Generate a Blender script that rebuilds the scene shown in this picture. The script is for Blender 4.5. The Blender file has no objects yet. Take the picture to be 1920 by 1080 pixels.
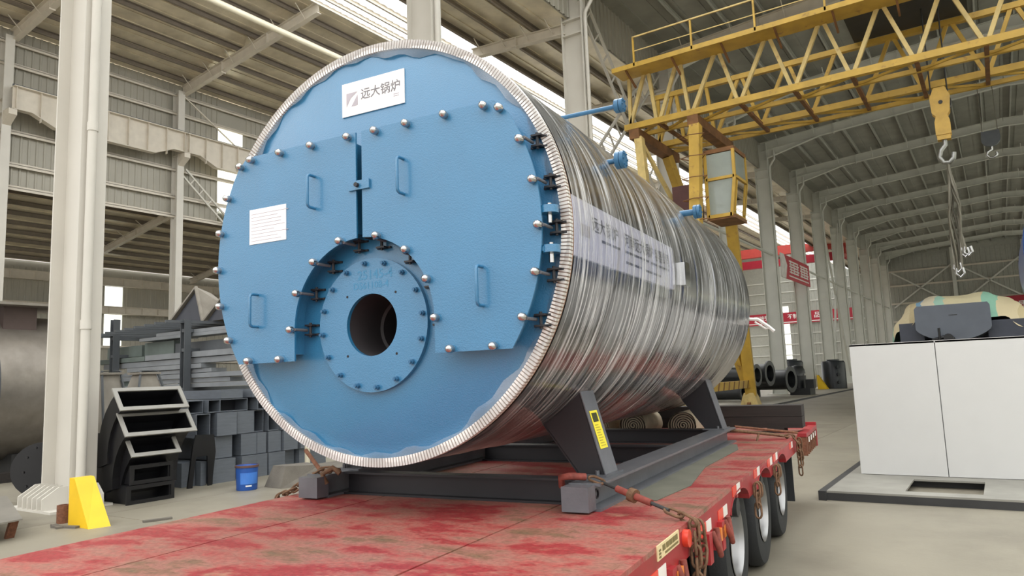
import bpy, bmesh, math, random
from mathutils import Matrix, Vector, noise
random.seed(7)
PI = math.pi
S = 1.75/1.45            # hall frame: lengths are written in camera-height units of 1.45, world metres = S * units
TH = math.radians(6.6468)  # the trailer stands a little askew in the hall
sc = bpy.context.scene
COL = sc.collection

# ------------------------------------------------------------------ camera
yaw, pitch, roll = math.radians(33.6663), math.radians(7.0872), math.radians(-2.1931)
fwd = Vector((-math.sin(yaw)*math.cos(pitch), math.cos(yaw)*math.cos(pitch), math.sin(pitch)))
rgt = Vector((math.cos(yaw), math.sin(yaw), 0)); upv = rgt.cross(fwd)
r2 = math.cos(roll)*rgt + math.sin(roll)*upv; u2 = -math.sin(roll)*rgt + math.cos(roll)*upv
cd = bpy.data.cameras.new('camera'); cam = bpy.data.objects.new('camera', cd); COL.objects.link(cam)
cam.matrix_world = Matrix(((r2.x, u2.x, -fwd.x, 0), (r2.y, u2.y, -fwd.y, 0), (r2.z, u2.z, -fwd.z, 1.75), (0, 0, 0, 1)))
cd.sensor_width = 36; cd.lens = 25.434; cd.clip_end = 400; cd.clip_start = .05
sc.camera = cam

# ------------------------------------------------------------------ daylight and exposure
wd = bpy.data.worlds.new('world'); sc.world = wd; wd.use_nodes = True
wn = wd.node_tree; bg = wn.nodes['Background']; bg.inputs[1].default_value = 1.0
# overcast sky: brightest overhead, a third of that at the horizon
g = wn.nodes.new('ShaderNodeTexCoord'); sx = wn.nodes.new('ShaderNodeSeparateXYZ'); wn.links.new(g.outputs['Generated'], sx.inputs[0])
mr = wn.nodes.new('ShaderNodeMapRange'); wn.links.new(sx.outputs[2], mr.inputs[0]); mr.inputs[3].default_value = 1.0; mr.inputs[4].default_value = 3.0
vm = wn.nodes.new('ShaderNodeVectorMath'); vm.operation = 'SCALE'; vm.inputs[0].default_value = (1, .99, .965); wn.links.new(mr.outputs[0], vm.inputs['Scale']); wn.links.new(vm.outputs[0], bg.inputs[0])
sun = bpy.data.lights.new('sun', 'SUN'); sun.energy = 5.0; sun.angle = math.radians(20); sun.color = (1, .96, .9)
so = bpy.data.objects.new('sun', sun); COL.objects.link(so); so.location = (-40, 60, 80)
so.rotation_euler = Vector((.35, -.45, -1)).to_track_quat('-Z', 'Y').to_euler()
vs = sc.view_settings
vs.view_transform = 'Standard'; vs.look = 'None'; vs.gamma = 1; vs.use_curve_mapping = False
vs.exposure = .33
sc.cycles.use_denoising = True
sc.cycles.max_bounces = 8; sc.cycles.diffuse_bounces = 5; sc.cycles.transparent_max_bounces = 16
sc.cycles.sample_clamp_indirect = 6

# ------------------------------------------------------------------ materials
MATS = {}
def nd(nt, t, **kw):
    n = nt.nodes.new(t)
    for k, v in kw.items():
        if k in n.inputs: n.inputs[k].default_value = v
        else: setattr(n, k, v)
    return n
def M(name, col, rough=.5, metal=0., var=.12, scale=3., bump=0., bscale=60., coat=0., col2=None, mix=(.45, .62), mscale=2.5, spec=None, stretch=None, alpha=None):
    if name in MATS: return MATS[name]
    m = bpy.data.materials.new(name); m.use_nodes = True; nt = m.node_tree; L = nt.links
    b = nt.nodes['Principled BSDF']
    b.inputs['Roughness'].default_value = rough; b.inputs['Metallic'].default_value = metal
    if coat: b.inputs['Coat Weight'].default_value = coat; b.inputs['Coat Roughness'].default_value = .2
    if spec is not None: b.inputs['Specular IOR Level'].default_value = spec
    tc = nd(nt, 'ShaderNodeTexCoord'); src = tc.outputs['Object']
    if stretch:
        mp = nd(nt, 'ShaderNodeMapping'); mp.inputs['Scale'].default_value = stretch; L.new(src, mp.inputs[0]); src = mp.outputs[0]
    n1 = nd(nt, 'ShaderNodeTexNoise', Scale=scale, Detail=5.); L.new(src, n1.inputs['Vector'])
    r1 = nd(nt, 'ShaderNodeMapRange'); r1.inputs[1].default_value = .3; r1.inputs[2].default_value = .7
    r1.inputs[3].default_value = 1-var; r1.inputs[4].default_value = 1+var; L.new(n1.outputs[0], r1.inputs[0])
    mul = nd(nt, 'ShaderNodeVectorMath', operation='SCALE'); L.new(r1.outputs[0], mul.inputs['Scale'])
    if col2:
        n2 = nd(nt, 'ShaderNodeTexNoise', Scale=mscale, Detail=8., Roughness=.65); L.new(src, n2.inputs['Vector'])
        r2_ = nd(nt, 'ShaderNodeMapRange'); r2_.inputs[1].default_value = mix[0]; r2_.inputs[2].default_value = mix[1]; L.new(n2.outputs[0], r2_.inputs[0])
        mx = nd(nt, 'ShaderNodeMix', data_type='RGBA'); mx.inputs[6].default_value = (*col, 1); mx.inputs[7].default_value = (*col2, 1)
        L.new(r2_.outputs[0], mx.inputs[0]); L.new(mx.outputs[2], mul.inputs[0])
    else:
        mul.inputs[0].default_value = col
    L.new(mul.outputs[0], b.inputs['Base Color'])
    if bump:
        nb = nd(nt, 'ShaderNodeTexNoise', Scale=bscale, Detail=3.); L.new(src, nb.inputs['Vector'])
        bp = nd(nt, 'ShaderNodeBump', Strength=bump, Distance=.01); L.new(nb.outputs[0], bp.inputs['Height']); L.new(bp.outputs[0], b.inputs['Normal'])
    MATS[name] = m; return m

def srgb(r, g, b):
    f = lambda c: (c/255/12.92) if c/255 <= .04045 else ((c/255+.055)/1.055)**2.4
    return (f(r), f(g), f(b))

M('scribe', srgb(60, 128, 168), .5)
M('blue_paint', srgb(46, 116, 158), .36, var=.05, bump=.3, bscale=120, coat=.9)
M('blue_nozzle', srgb(48, 98, 134), .4)
M('stainless', (.78, .79, .80), .12, 1., var=.04, bump=.05, bscale=4)
M('chrome', (.5, .5, .5), .16, 1., var=.03)
M('film_edge', srgb(232, 230, 226), .35, var=.06)
M('edge_wood', srgb(150, 118, 96), .6)
M('dark_inside', srgb(58, 54, 56), .6, var=.2)
M('recess_shade', srgb(26, 24, 26), .7)  # near-black colour standing in for shade in the slot, holes and bores
M('white_plate', srgb(245, 244, 242), .3, var=.01)
M('plate_print', srgb(120, 118, 122), .5)
M('plate_print_pale', srgb(176, 170, 178), .5)
M('banner_film', srgb(222, 222, 238), .3, var=.02)
M('banner_ink', srgb(92, 94, 112), .5)
M('skid_steel', srgb(98, 100, 105), .36, var=.12, scale=6, bump=.1)
M('skid_dark', srgb(36, 36, 40), .5, var=.15)
M('label_yellow', srgb(242, 228, 60), .5, var=.02)
M('label_ink', srgb(60, 62, 20), .5)
M('label_ink_pale', srgb(190, 176, 50), .5)
M('trailer_red', srgb(156, 38, 44), .45, var=.15, col2=srgb(140, 52, 44), mix=(.5, .75))
M('rust', srgb(120, 78, 56), .8, var=.3, scale=30, bump=.4)
M('rust_red', srgb(132, 64, 54), .7, var=.3, scale=20, bump=.3)
M('chain_rust', srgb(116, 88, 66), .7, .3, var=.3, scale=40, bump=.3)
M('rubber', srgb(36, 38, 40), .75, var=.15, bump=.2)
M('rim_metal', (.36, .36, .36), .4, .9, var=.06)
M('reflector_white', srgb(236, 232, 226), .3, var=.04)
M('reflector_red', srgb(226, 70, 50), .3, var=.08)
M('lamp_orange', srgb(222, 130, 60), .3)
M('plate_cream', srgb(226, 206, 160), .5, var=.05)
M('plate_ink', srgb(122, 108, 66), .6)
M('timber_dark', srgb(44, 39, 36), .8, var=.25, stretch=(1, 12, 12))
M('canvas', srgb(176, 164, 142), .9, var=.2, scale=6)
M('canvas_dark', srgb(70, 68, 64), .9, var=.3)
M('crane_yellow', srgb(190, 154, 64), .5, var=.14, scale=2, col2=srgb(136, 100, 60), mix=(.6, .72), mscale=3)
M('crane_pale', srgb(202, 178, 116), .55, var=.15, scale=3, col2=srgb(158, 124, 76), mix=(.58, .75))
M('crane_rust', srgb(120, 82, 48), .7, var=.3)
M('cab_glass', srgb(150, 158, 152), .12, var=.05, spec=.8)
M('cab_box', srgb(86, 52, 48), .6)
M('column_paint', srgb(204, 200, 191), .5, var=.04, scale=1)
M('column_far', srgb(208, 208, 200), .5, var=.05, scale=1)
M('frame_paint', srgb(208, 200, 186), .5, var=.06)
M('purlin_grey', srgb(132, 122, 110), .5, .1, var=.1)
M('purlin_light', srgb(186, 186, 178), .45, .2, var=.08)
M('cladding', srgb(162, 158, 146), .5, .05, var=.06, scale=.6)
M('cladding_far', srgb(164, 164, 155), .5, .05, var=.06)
M('foil', srgb(222, 212, 190), .34, .35, var=.16, scale=1.2, bump=1., bscale=7, stretch=(1, 1, 1))
M('foil_dark', srgb(150, 149, 140), .5, .1, var=.12, scale=1, bump=.6, bscale=4)
M('concrete', srgb(142, 136, 121), .5, var=.08, scale=.8, col2=srgb(122, 116, 103), mix=(.45, .7), mscale=.5, bump=.1, bscale=30)
M('joint', srgb(120, 114, 102), .8)
M('block_concrete', srgb(112, 107, 99), .9, var=.2, bump=.5)
M('wedge_yellow', srgb(240, 196, 30), .45, var=.06)
M('duct_black', srgb(22, 22, 25), .4, var=.15)
M('duct_flange', srgb(150, 148, 142), .5, var=.1)
M('tube_grey', srgb(104, 110, 118), .5, .1, var=.1, scale=4, stretch=(1, 1, 6))
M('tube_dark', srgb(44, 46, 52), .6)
M('rack_steel', srgb(84, 88, 92), .5, var=.12)
M('profile_grey', srgb(138, 142, 146), .45, .1, var=.1, scale=3)
M('profile_green', srgb(104, 114, 110), .5, var=.12)
M('hopper_grey', srgb(142, 136, 126), .7, var=.15, scale=4)
M('hopper_dark', srgb(62, 64, 72), .6)
M('bucket_blue', srgb(40, 88, 170), .4, var=.08)
M('bucket_label', srgb(70, 128, 214), .4)
M('bucket_rim', srgb(96, 70, 66), .6)
M('tank_steel', srgb(150, 143, 134), .4, .5, var=.25, scale=2, bump=.2, bscale=12)
M('tank_box', srgb(92, 78, 74), .6)
M('pvc_white', srgb(222, 214, 190), .5, var=.04)
M('pipe_black', srgb(38, 40, 42), .4, var=.15)
M('drum_black', srgb(34, 38, 44), .35, var=.12)
M('unit_white', srgb(206, 206, 204), .3, var=.012)
M('unit_seam', srgb(150, 152, 152), .5)
M('base_grey', srgb(140, 138, 130), .6, var=.12)
M('base_dark', srgb(52, 52, 52), .6)
M('mat_green', srgb(104, 104, 92), .8, var=.15)
M('burner_grey', srgb(96, 102, 112), .5, var=.05)
M('burner_dark', srgb(64, 68, 80), .5)
M('banner_red', srgb(170, 34, 54), .5, var=.05)
M('banner_white', srgb(238, 232, 230), .5)
M('sign_red', srgb(196, 44, 62), .45, var=.04)
M('bridge_red', srgb(176, 58, 48), .5, var=.08)
M('navy', srgb(30, 66, 124), .35, coat=.3)
M('hook_yellow', srgb(196, 158, 70), .45, var=.15)
M('hook_steel', srgb(150, 150, 146), .3, .8)
M('sling', srgb(120, 116, 104), .5, .5, var=.2)
M('plate_steel', srgb(150, 146, 138), .4, .4, var=.12)

def deck_material():
    m = bpy.data.materials.new('deck_red'); m.use_nodes = True; nt = m.node_tree; L = nt.links; b = nt.nodes['Principled BSDF']
    tc = nd(nt, 'ShaderNodeTexCoord'); src = tc.outputs['Object']
    mp = nd(nt, 'ShaderNodeMapping'); mp.inputs['Scale'].default_value = (1.1, 2.0, 1); L.new(src, mp.inputs[0])
    n1 = nd(nt, 'ShaderNodeTexNoise', Scale=1.5, Detail=9., Roughness=.68); L.new(mp.outputs[0], n1.inputs['Vector'])
    cr = nd(nt, 'ShaderNodeValToRGB'); L.new(n1.outputs[0], cr.inputs[0])
    e = cr.color_ramp.elements; e[0].position = .30; e[0].color = (*srgb(106, 92, 70), 1); e[1].position = .78; e[1].color = (*srgb(170, 142, 104), 1)
    for p, c in ((.38, (128, 92, 74)), (.44, (154, 104, 92)), (.51, (158, 86, 78)), (.56, (146, 48, 51)), (.62, (148, 60, 58)), (.67, (160, 106, 90))):
        x = e.new(p); x.color = (*srgb(*c), 1)
    n2 = nd(nt, 'ShaderNodeTexNoise', Scale=45., Detail=4.); L.new(src, n2.inputs['Vector'])
    r1 = nd(nt, 'ShaderNodeMapRange'); r1.inputs[1].default_value = .3; r1.inputs[2].default_value = .7; r1.inputs[3].default_value = .8; r1.inputs[4].default_value = 1.2
    L.new(n2.outputs[0], r1.inputs[0])
    mul = nd(nt, 'ShaderNodeVectorMath', operation='SCALE'); L.new(cr.outputs[0], mul.inputs[0]); L.new(r1.outputs[0], mul.inputs['Scale']); L.new(mul.outputs[0], b.inputs['Base Color'])
    b.inputs['Roughness'].default_value = .48; b.inputs['Specular IOR Level'].default_value = .35
    vo = nd(nt, 'ShaderNodeTexVoronoi', Scale=26., Randomness=.1); mp2 = nd(nt, 'ShaderNodeMapping'); mp2.inputs['Scale'].default_value = (1, 1.6, 1); mp2.inputs['Rotation'].default_value = (0, 0, .78)
    L.new(src, mp2.inputs[0]); L.new(mp2.outputs[0], vo.inputs['Vector'])
    r3 = nd(nt, 'ShaderNodeMapRange'); r3.inputs[1].default_value = .15; r3.inputs[2].default_value = .4; r3.inputs[3].default_value = 1; r3.inputs[4].default_value = 0; L.new(vo.outputs['Distance'], r3.inputs[0])
    bp = nd(nt, 'ShaderNodeBump', Strength=.8, Distance=.006); L.new(r3.outputs[0], bp.inputs['Height']); L.new(bp.outputs[0], b.inputs['Normal'])
    MATS['deck_red'] = m
deck_material()

def film_material(name, lo, hi, gl0):
    m = bpy.data.materials.new(name); m.use_nodes = True; nt = m.node_tree; L = nt.links
    nt.nodes.remove(nt.nodes['Principled BSDF']); out = nt.nodes['Material Output']
    tr = nd(nt, 'ShaderNodeBsdfTransparent'); gl = nd(nt, 'ShaderNodeBsdfGlossy', Roughness=.16); gl.inputs[0].default_value = (1, 1, 1, 1)
    df = nd(nt, 'ShaderNodeBsdfDiffuse'); df.inputs[0].default_value = (.92, .93, .94, 1)
    tc = nd(nt, 'ShaderNodeTexCoord'); mp = nd(nt, 'ShaderNodeMapping'); mp.inputs['Scale'].default_value = (.5, 14, .5); L.new(tc.outputs['Object'], mp.inputs[0])
    n = nd(nt, 'ShaderNodeTexNoise', Scale=2., Detail=7., Roughness=.68, Distortion=.6); L.new(mp.outputs[0], n.inputs['Vector'])
    r = nd(nt, 'ShaderNodeMapRange'); r.inputs[1].default_value = .45; r.inputs[2].default_value = .64; r.inputs[3].default_value = 0; r.inputs[4].default_value = 1; L.new(n.outputs[0], r.inputs[0])
    # wraps overlap unevenly: milky bands and clear bands along the shell
    mp2 = nd(nt, 'ShaderNodeMapping'); mp2.inputs['Scale'].default_value = (.35, 1.6, .9); L.new(tc.outputs['Object'], mp2.inputs[0])
    n2 = nd(nt, 'ShaderNodeTexNoise', Scale=1.3, Detail=3.); L.new(mp2.outputs[0], n2.inputs['Vector'])
    r2_ = nd(nt, 'ShaderNodeMapRange'); r2_.inputs[1].default_value = .35; r2_.inputs[2].default_value = .62; r2_.inputs[3].default_value = .25; r2_.inputs[4].default_value = 1; L.new(n2.outputs[0], r2_.inputs[0])
    mu = nd(nt, 'ShaderNodeMath', operation='MULTIPLY'); L.new(r.outputs[0], mu.inputs[0]); L.new(r2_.outputs[0], mu.inputs[1])
    rr = nd(nt, 'ShaderNodeMapRange'); rr.inputs[3].default_value = lo; rr.inputs[4].default_value = hi; L.new(mu.outputs[0], rr.inputs[0])
    m1 = nd(nt, 'ShaderNodeMixShader'); L.new(rr.outputs[0], m1.inputs[0]); L.new(tr.outputs[0], m1.inputs[1]); L.new(df.outputs[0], m1.inputs[2])
    fr = nd(nt, 'ShaderNodeFresnel', IOR=1.45); ma = nd(nt, 'ShaderNodeMath', operation='ADD'); ma.inputs[1].default_value = gl0; L.new(fr.outputs[0], ma.inputs[0])
    m2 = nd(nt, 'ShaderNodeMixShader'); L.new(ma.outputs[0], m2.inputs[0]); L.new(m1.outputs[0], m2.inputs[1]); L.new(gl.outputs[0], m2.inputs[2]); L.new(m2.outputs[0], out.inputs[0])
    MATS[name] = m
film_material('stretch_film', .03, .84, .07)
film_material('clear_film', .01, .14, .04)

def translucent(name, col, clear, rough=.5):
    m = bpy.data.materials.new(name); m.use_nodes = True; nt = m.node_tree; L = nt.links
    nt.nodes.remove(nt.nodes['Principled BSDF']); out = nt.nodes['Material Output']
    a = nd(nt, 'ShaderNodeBsdfTranslucent'); a.inputs[0].default_value = (*col, 1)
    t = nd(nt, 'ShaderNodeBsdfTransparent'); t.inputs[0].default_value = (*col, 1)
    x = nd(nt, 'ShaderNodeMixShader'); x.inputs[0].default_value = clear; L.new(a.outputs[0], x.inputs[1]); L.new(t.outputs[0], x.inputs[2]); L.new(x.outputs[0], out.inputs[0])
    MATS[name] = m
translucent('skylight_sheet', (.9, .93, .96), .2)
translucent('window_sheet', (.95, .97, .93), .5)

def tarp_material():
    m = bpy.data.materials.new('striped_tarp'); m.use_nodes = True; nt = m.node_tree; L = nt.links; b = nt.nodes['Principled BSDF']
    tc = nd(nt, 'ShaderNodeTexCoord'); sx = nd(nt, 'ShaderNodeSeparateXYZ'); L.new(tc.outputs['Object'], sx.inputs[0])
    nz = nd(nt, 'ShaderNodeTexNoise', Scale=1.2); L.new(tc.outputs['Object'], nz.inputs['Vector'])
    ad = nd(nt, 'ShaderNodeMath', operation='MULTIPLY_ADD'); ad.inputs[1].default_value = .32; L.new(sx.outputs[0], ad.inputs[0])
    s2 = nd(nt, 'ShaderNodeMath', operation='MULTIPLY'); s2.inputs[1].default_value = .12; L.new(nz.outputs[0], s2.inputs[0]); L.new(s2.outputs[0], ad.inputs[2])
    frc = nd(nt, 'ShaderNodeMath', operation='FRACT'); L.new(ad.outputs[0], frc.inputs[0])
    cr = nd(nt, 'ShaderNodeValToRGB'); cr.color_ramp.interpolation = 'CONSTANT'; L.new(frc.outputs[0], cr.inputs[0])
    e = cr.color_ramp.elements; e[0].color = (*srgb(214, 204, 168), 1); e[1].position = .3; e[1].color = (*srgb(150, 200, 178), 1)
    for p, c in ((.42, (220, 206, 170)), (.6, (206, 190, 150)), (.66, (130, 170, 200)), (.71, (226, 216, 190)), (.85, (168, 208, 190)), (.93, (214, 204, 168))):
        x = e.new(p); x.color = (*srgb(*c), 1)
    L.new(cr.outputs[0], b.inputs['Base Color']); b.inputs['Roughness'].default_value = .6
    n3 = nd(nt, 'ShaderNodeTexNoise', Scale=4., Detail=5.); L.new(tc.outputs['Object'], n3.inputs['Vector'])
    bp = nd(nt, 'ShaderNodeBump', Strength=.8, Distance=.05); L.new(n3.outputs[0], bp.inputs['Height']); L.new(bp.outputs[0], b.inputs['Normal'])
    MATS['striped_tarp'] = m
tarp_material()

# ------------------------------------------------------------------ mesh builder
class MB:
    def __init__(s): s.v = []; s.f = []
    def add(s, vs_, fs):
        o = len(s.v); s.v += [tuple(p) for p in vs_]; s.f += [tuple(i+o for i in f) for f in fs]; return s
    def box(s, x0, x1, y0, y1, z0, z1):
        return s.add([(x0,y0,z0),(x1,y0,z0),(x1,y1,z0),(x0,y1,z0),(x0,y0,z1),(x1,y0,z1),(x1,y1,z1),(x0,y1,z1)],
                     [(3,2,1,0),(4,5,6,7),(0,1,5,4),(1,2,6,5),(2,3,7,6),(3,0,4,7)])
    def bar(s, a, b, w, h, up=(0,0,1)):
        a = Vector(a); b = Vector(b); d = (b-a).normalized(); u = Vector(up)
        if abs(d.dot(u)) > .98: u = Vector((0,1,0))
        sd = d.cross(u).normalized(); u = sd.cross(d)
        P = []
        for c in (a, b):
            for i, j in ((-1,-1),(1,-1),(1,1),(-1,1)): P.append(c+sd*(i*w/2)+u*(j*h/2))
        return s.add(P, [(3,2,1,0),(4,5,6,7),(0,1,5,4),(1,2,6,5),(2,3,7,6),(3,0,4,7)])
    def ibeam(s, a, b, h, w, tw=.012, tf=.016, up=(0,0,1)):
        a = Vector(a); b = Vector(b); d = (b-a).normalized(); u = Vector(up)
        if abs(d.dot(u)) > .98: u = Vector((0,1,0))
        sd = d.cross(u).normalized(); u = sd.cross(d)
        s.bar(a, b, tw, h-2*tf, u); o = u*(h/2-tf/2)
        s.bar(a+o, b+o, w, tf, u); s.bar(a-o, b-o, w, tf, u); return s
    def cyl(s, a, b, r0, r1=None, n=16, caps=True):
        r1 = r0 if r1 is None else r1
        a = Vector(a); b = Vector(b); d = (b-a).normalized()
        u = Vector((0,0,1)) if abs(d.z) < .9 else Vector((1,0,0))
        e = d.cross(u).normalized(); g = e.cross(d)
        P = []
        for c, r in ((a, r0), (b, r1)):
            for i in range(n):
                t = 2*PI*i/n; P.append(c+e*(r*math.cos(t))+g*(r*math.sin(t)))
        F = [(i, (i+1) % n, n+(i+1) % n, n+i) for i in range(n)]
        if caps: F += [tuple(range(n-1, -1, -1)), tuple(range(n, 2*n))]
        return s.add(P, F)
    def tube(s, pts, r, n=8, closed=False):
        pts = [Vector(p) for p in pts]; m = len(pts); P = []; F = []; prev = None
        for i, p in enumerate(pts):
            if closed: d = (pts[(i+1) % m]-pts[i-1]).normalized()
            else: d = (pts[min(i+1, m-1)]-pts[max(i-1, 0)]).normalized()
            if prev is None:
                u = Vector((0,0,1)) if abs(d.z) < .9 else Vector((1,0,0)); e = d.cross(u).normalized()
            else: e = (prev-d*prev.dot(d)).normalized()
            prev = e; g = d.cross(e)
            for k in range(n):
                t = 2*PI*k/n; P.append(p+e*(r*math.cos(t))+g*(r*math.sin(t)))
        for i in range(m if closed else m-1):
            j = (i+1) % m
            for k in range(n): F.append((i*n+k, i*n+(k+1) % n, j*n+(k+1) % n, j*n+k))
        if not closed: F += [tuple(range(n-1, -1, -1)), tuple(range((m-1)*n, m*n))]
        return s.add(P, F)
    def prism(s, poly, t0, t1, ax='y'):
        n = len(poly); mk = {'y': lambda a, b, t: (a, t, b), 'x': lambda a, b, t: (t, a, b), 'z': lambda a, b, t: (a, b, t)}[ax]
        P = [mk(a, b, t0) for a, b in poly]+[mk(a, b, t1) for a, b in poly]
        F = [tuple(range(n)), tuple(range(2*n-1, n-1, -1))]+[(i, n+i, n+(i+1) % n, (i+1) % n) for i in range(n)]
        return s.add(P, F)
    def lathe(s, prof, o, d, n=32, closed=False):
        o = Vector(o); d = Vector(d).normalized(); u = Vector((0,0,1)) if abs(d.z) < .9 else Vector((1,0,0))
        e = d.cross(u).normalized(); g = e.cross(d); m = len(prof); P = []; F = []
        for r, t in prof:
            for k in range(n):
                a = 2*PI*k/n; P.append(o+d*t+e*(r*math.cos(a))+g*(r*math.sin(a)))
        for i in range(m if closed else m-1):
            j = (i+1) % m
            for k in range(n): F.append((i*n+k, i*n+(k+1) % n, j*n+(k+1) % n, j*n+k))
        return s.add(P, F)
    def mesh(s, name, off=(0,0,0), k=1., smooth=None):
        me = bpy.data.meshes.new(name); o = off
        me.from_pydata([((x-o[0])*k, (y-o[1])*k, (z-o[2])*k) for x, y, z in s.v], [], s.f)
        bm = bmesh.new(); bm.from_mesh(me); bmesh.ops.recalc_face_normals(bm, faces=bm.faces); bm.to_mesh(me); bm.free()
        if smooth:
            me.polygons.foreach_set('use_smooth', [True]*len(me.polygons)); me.set_sharp_from_angle(angle=math.radians(smooth))
        return me

ORG = {}
def place(o, L, fr):
    if fr == 'H': o.location = Vector(L)*S
    else:
        o.location = Matrix.Rotation(TH, 3, 'Z') @ Vector(L); o.rotation_euler = (0, 0, TH)
def tag(o, label=None, cat=None, group=None, kind=None):
    if label: o['label'] = label
    if cat: o['category'] = cat
    if group: o['group'] = group
    if kind: o['kind'] = kind
    return o
def thing(name, label, cat, L, fr='H', group=None):
    o = bpy.data.objects.new(name, None); COL.objects.link(o); o.empty_display_size = .2; place(o, L, fr)
    ORG[o.name] = (L, fr); return tag(o, label, cat, group)
def part(name, mb, mat, par, smooth=None, label=None, kind=None):
    L, fr = ORG[par.name]
    me = mb.mesh(name, L, S if fr == 'H' else 1., smooth); me.materials.append(MATS[mat])
    o = bpy.data.objects.new(name, me); COL.objects.link(o); o.parent = par; ORG[o.name] = (L, fr)
    return tag(o, label, None, None, kind)
def solo(name, mb, mat, label, cat, L, fr='H', group=None, smooth=None, kind=None):
    me = mb.mesh(name, L, S if fr == 'H' else 1., smooth); me.materials.append(MATS[mat])
    o = bpy.data.objects.new(name, me); COL.objects.link(o); place(o, L, fr); ORG[o.name] = (L, fr)
    return tag(o, label, cat, group, kind)
def struct(name, mb, mat, L=(0,0,0), smooth=None): return solo(name, mb, mat, None, None, L, 'H', None, smooth, 'structure')
def inst(name, me, par, pos, rot=None, frk=1.):
    """one more piece that shares mesh data: pos in the thing's own frame units"""
    L, fr = ORG[par.name]; k = S if fr == 'H' else 1.
    o = bpy.data.objects.new(name, me); COL.objects.link(o); o.parent = par
    o.location = (Vector(pos)-Vector(L))*k
    if rot is not None: o.rotation_mode = 'QUATERNION'; o.rotation_quaternion = rot
    ORG[o.name] = (L, fr); return o
TXT = {}
def text_mb(body, fn, size=1.):
    """flat lettering; fn maps (u right, v up) to a point; returns MB and width"""
    if body not in TXT:
        c = bpy.data.curves.new('lettering', 'FONT'); c.body = body; c.resolution_u = 2; c.offset = .012
        o = bpy.data.objects.new('lettering', c); COL.objects.link(o)
        dg = bpy.context.evaluated_depsgraph_get(); ev = o.evaluated_get(dg); me = ev.to_mesh()
        vv = [tuple(v.co) for v in me.vertices]; ff = [tuple(p.vertices) for p in me.polygons]
        ev.to_mesh_clear(); bpy.data.objects.remove(o); bpy.data.curves.remove(c)
        x0 = min(v[0] for v in vv); TXT[body] = ([(v[0]-x0, v[1]) for v in vv], ff)
    vv, ff = TXT[body]; w = max(v[0] for v in vv)
    return MB().add([fn(u*size, v*size) for u, v in vv], ff), w*size
# ================================================================== the hall
CY = [4.68+7.48*k for k in range(13)]           # near face of every frame along the hall
ORD = ['first', 'second', 'third', 'fourth', 'fifth', 'sixth', 'seventh', 'eighth', 'ninth', 'tenth', 'eleventh', 'twelfth', 'thirteenth', 'fourteenth', 'fifteenth']
YE = 100.6

floor = struct('floor', MB().box(-46, 60, -60, 140, -.3, -.012), 'joint')
ORG[floor.name] = ((0, 0, 0), 'H')
sl = MB().box(.004, 5.996, .004, 7.476, -.012, 0).mesh('floor_slab', (0, 0, 0), S); sl.materials.append(MATS['concrete'])
for i in range(10):
    for j in range(-2, 14): inst('floor_slab', sl, floor, (-45.2+6*i, CY[0]+7.48*j, 0))
crail = solo('crane_rail', MB().box(-7.66, -7.36, 10, 70, .0, .012).box(-7.54, -7.48, 10, 70, .012, .05), 'base_dark',
             'dark steel rail let into the concrete floor under the yellow gantry crane', 'rail', (-7.5, 40, 0))

def corr(mb, p0, u, n, w, h, per=.25, dep=.03):
    """ribbed sheet: origin p0, width along u, height along n, ribs run along n, proud along u x n"""
    p0, u, n = Vector(p0), Vector(u).normalized(), Vector(n).normalized(); k = u.cross(n)
    P = []; c = max(1, int(w/per)); per = w/c
    for i in range(c):
        for fx, d in ((0, 0), (.62, 0), (.7, dep), (.92, dep)): P.append((i*per+fx*per, d))
    P.append((w, 0)); V = []
    for a, d in P: V += [p0+u*a+k*d, p0+u*a+k*d+n*h]
    return mb.add(V, [(2*i, 2*i+2, 2*i+3, 2*i+1) for i in range(len(P)-1)])

# ---- roof
ceil = bpy.data.objects.new('ceiling', None); COL.objects.link(ceil); ceil['kind'] = 'structure'; ORG[ceil.name] = ((0, 0, 0), 'H')
RA = lambda X: 14.0+.073*(X+10.0) if X < 1.5 else 14.0+.073*11.5-.073*(X-1.5)     # underside of the rafters, near nave
RB = lambda X: 15.95+.116*(X+32.3)                                              # far nave, high roof
RL = lambda X: 12.53-.07*(X+11.24)                                              # low strip roof beside the columns
RC = lambda X: 9.96+.16*(X+33.2)                                                # lean-to behind the far wall
def rafter(y, x0, x1, zf, h, w, mat='frame_paint'):
    mb = MB().ibeam((x0, y, zf(x0)+h/2), (x1, y, zf(x1)+h/2), h, w, .014, .022)
    n = max(2, int(abs(x1-x0)/3.2))
    for i in range(1, n):
        x = x0+(x1-x0)*i/n; mb.box(x-.02, x+.02, y-w/2, y+w/2, zf(x)-.06 if i == n//2 else zf(x), zf(x)+h)
    for i in range(n*2):
        x = x0+(x1-x0)*(i+.5)/(n*2)
        mb.bar((x, y-.05, zf(x)+.1), (x, y-.55, zf(x)+h+.12), .03, .03)
    return mb
for k, y in enumerate(CY):
    yc = y+.17
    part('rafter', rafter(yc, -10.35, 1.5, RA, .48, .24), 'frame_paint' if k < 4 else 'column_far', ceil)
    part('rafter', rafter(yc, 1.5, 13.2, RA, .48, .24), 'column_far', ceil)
    part('haunch', MB().prism([(-10.2, RA(-10.2)+.3), (-10.2, RA(-10.2)-.5), (-7.2, RA(-7.2)), (-7.2, RA(-7.2)+.3)], yc-.01, yc+.01).bar((-10.2, yc, RA(-10.2)-.5), (-7.2, yc, RA(-7.2)), .24, .03), 'column_far', ceil)
    if k < 8:
        part('rafter', rafter(yc, -32.4, -22.5, RB, .5, .24), 'frame_paint', ceil)
        part('rafter', rafter(yc, -14.5, -10.7, RL, .34, .22), 'frame_paint', ceil)
    if k < 6: part('rafter', rafter(yc, -43.4, -32.8, RC, .34, .2), 'frame_paint', ceil)
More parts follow.
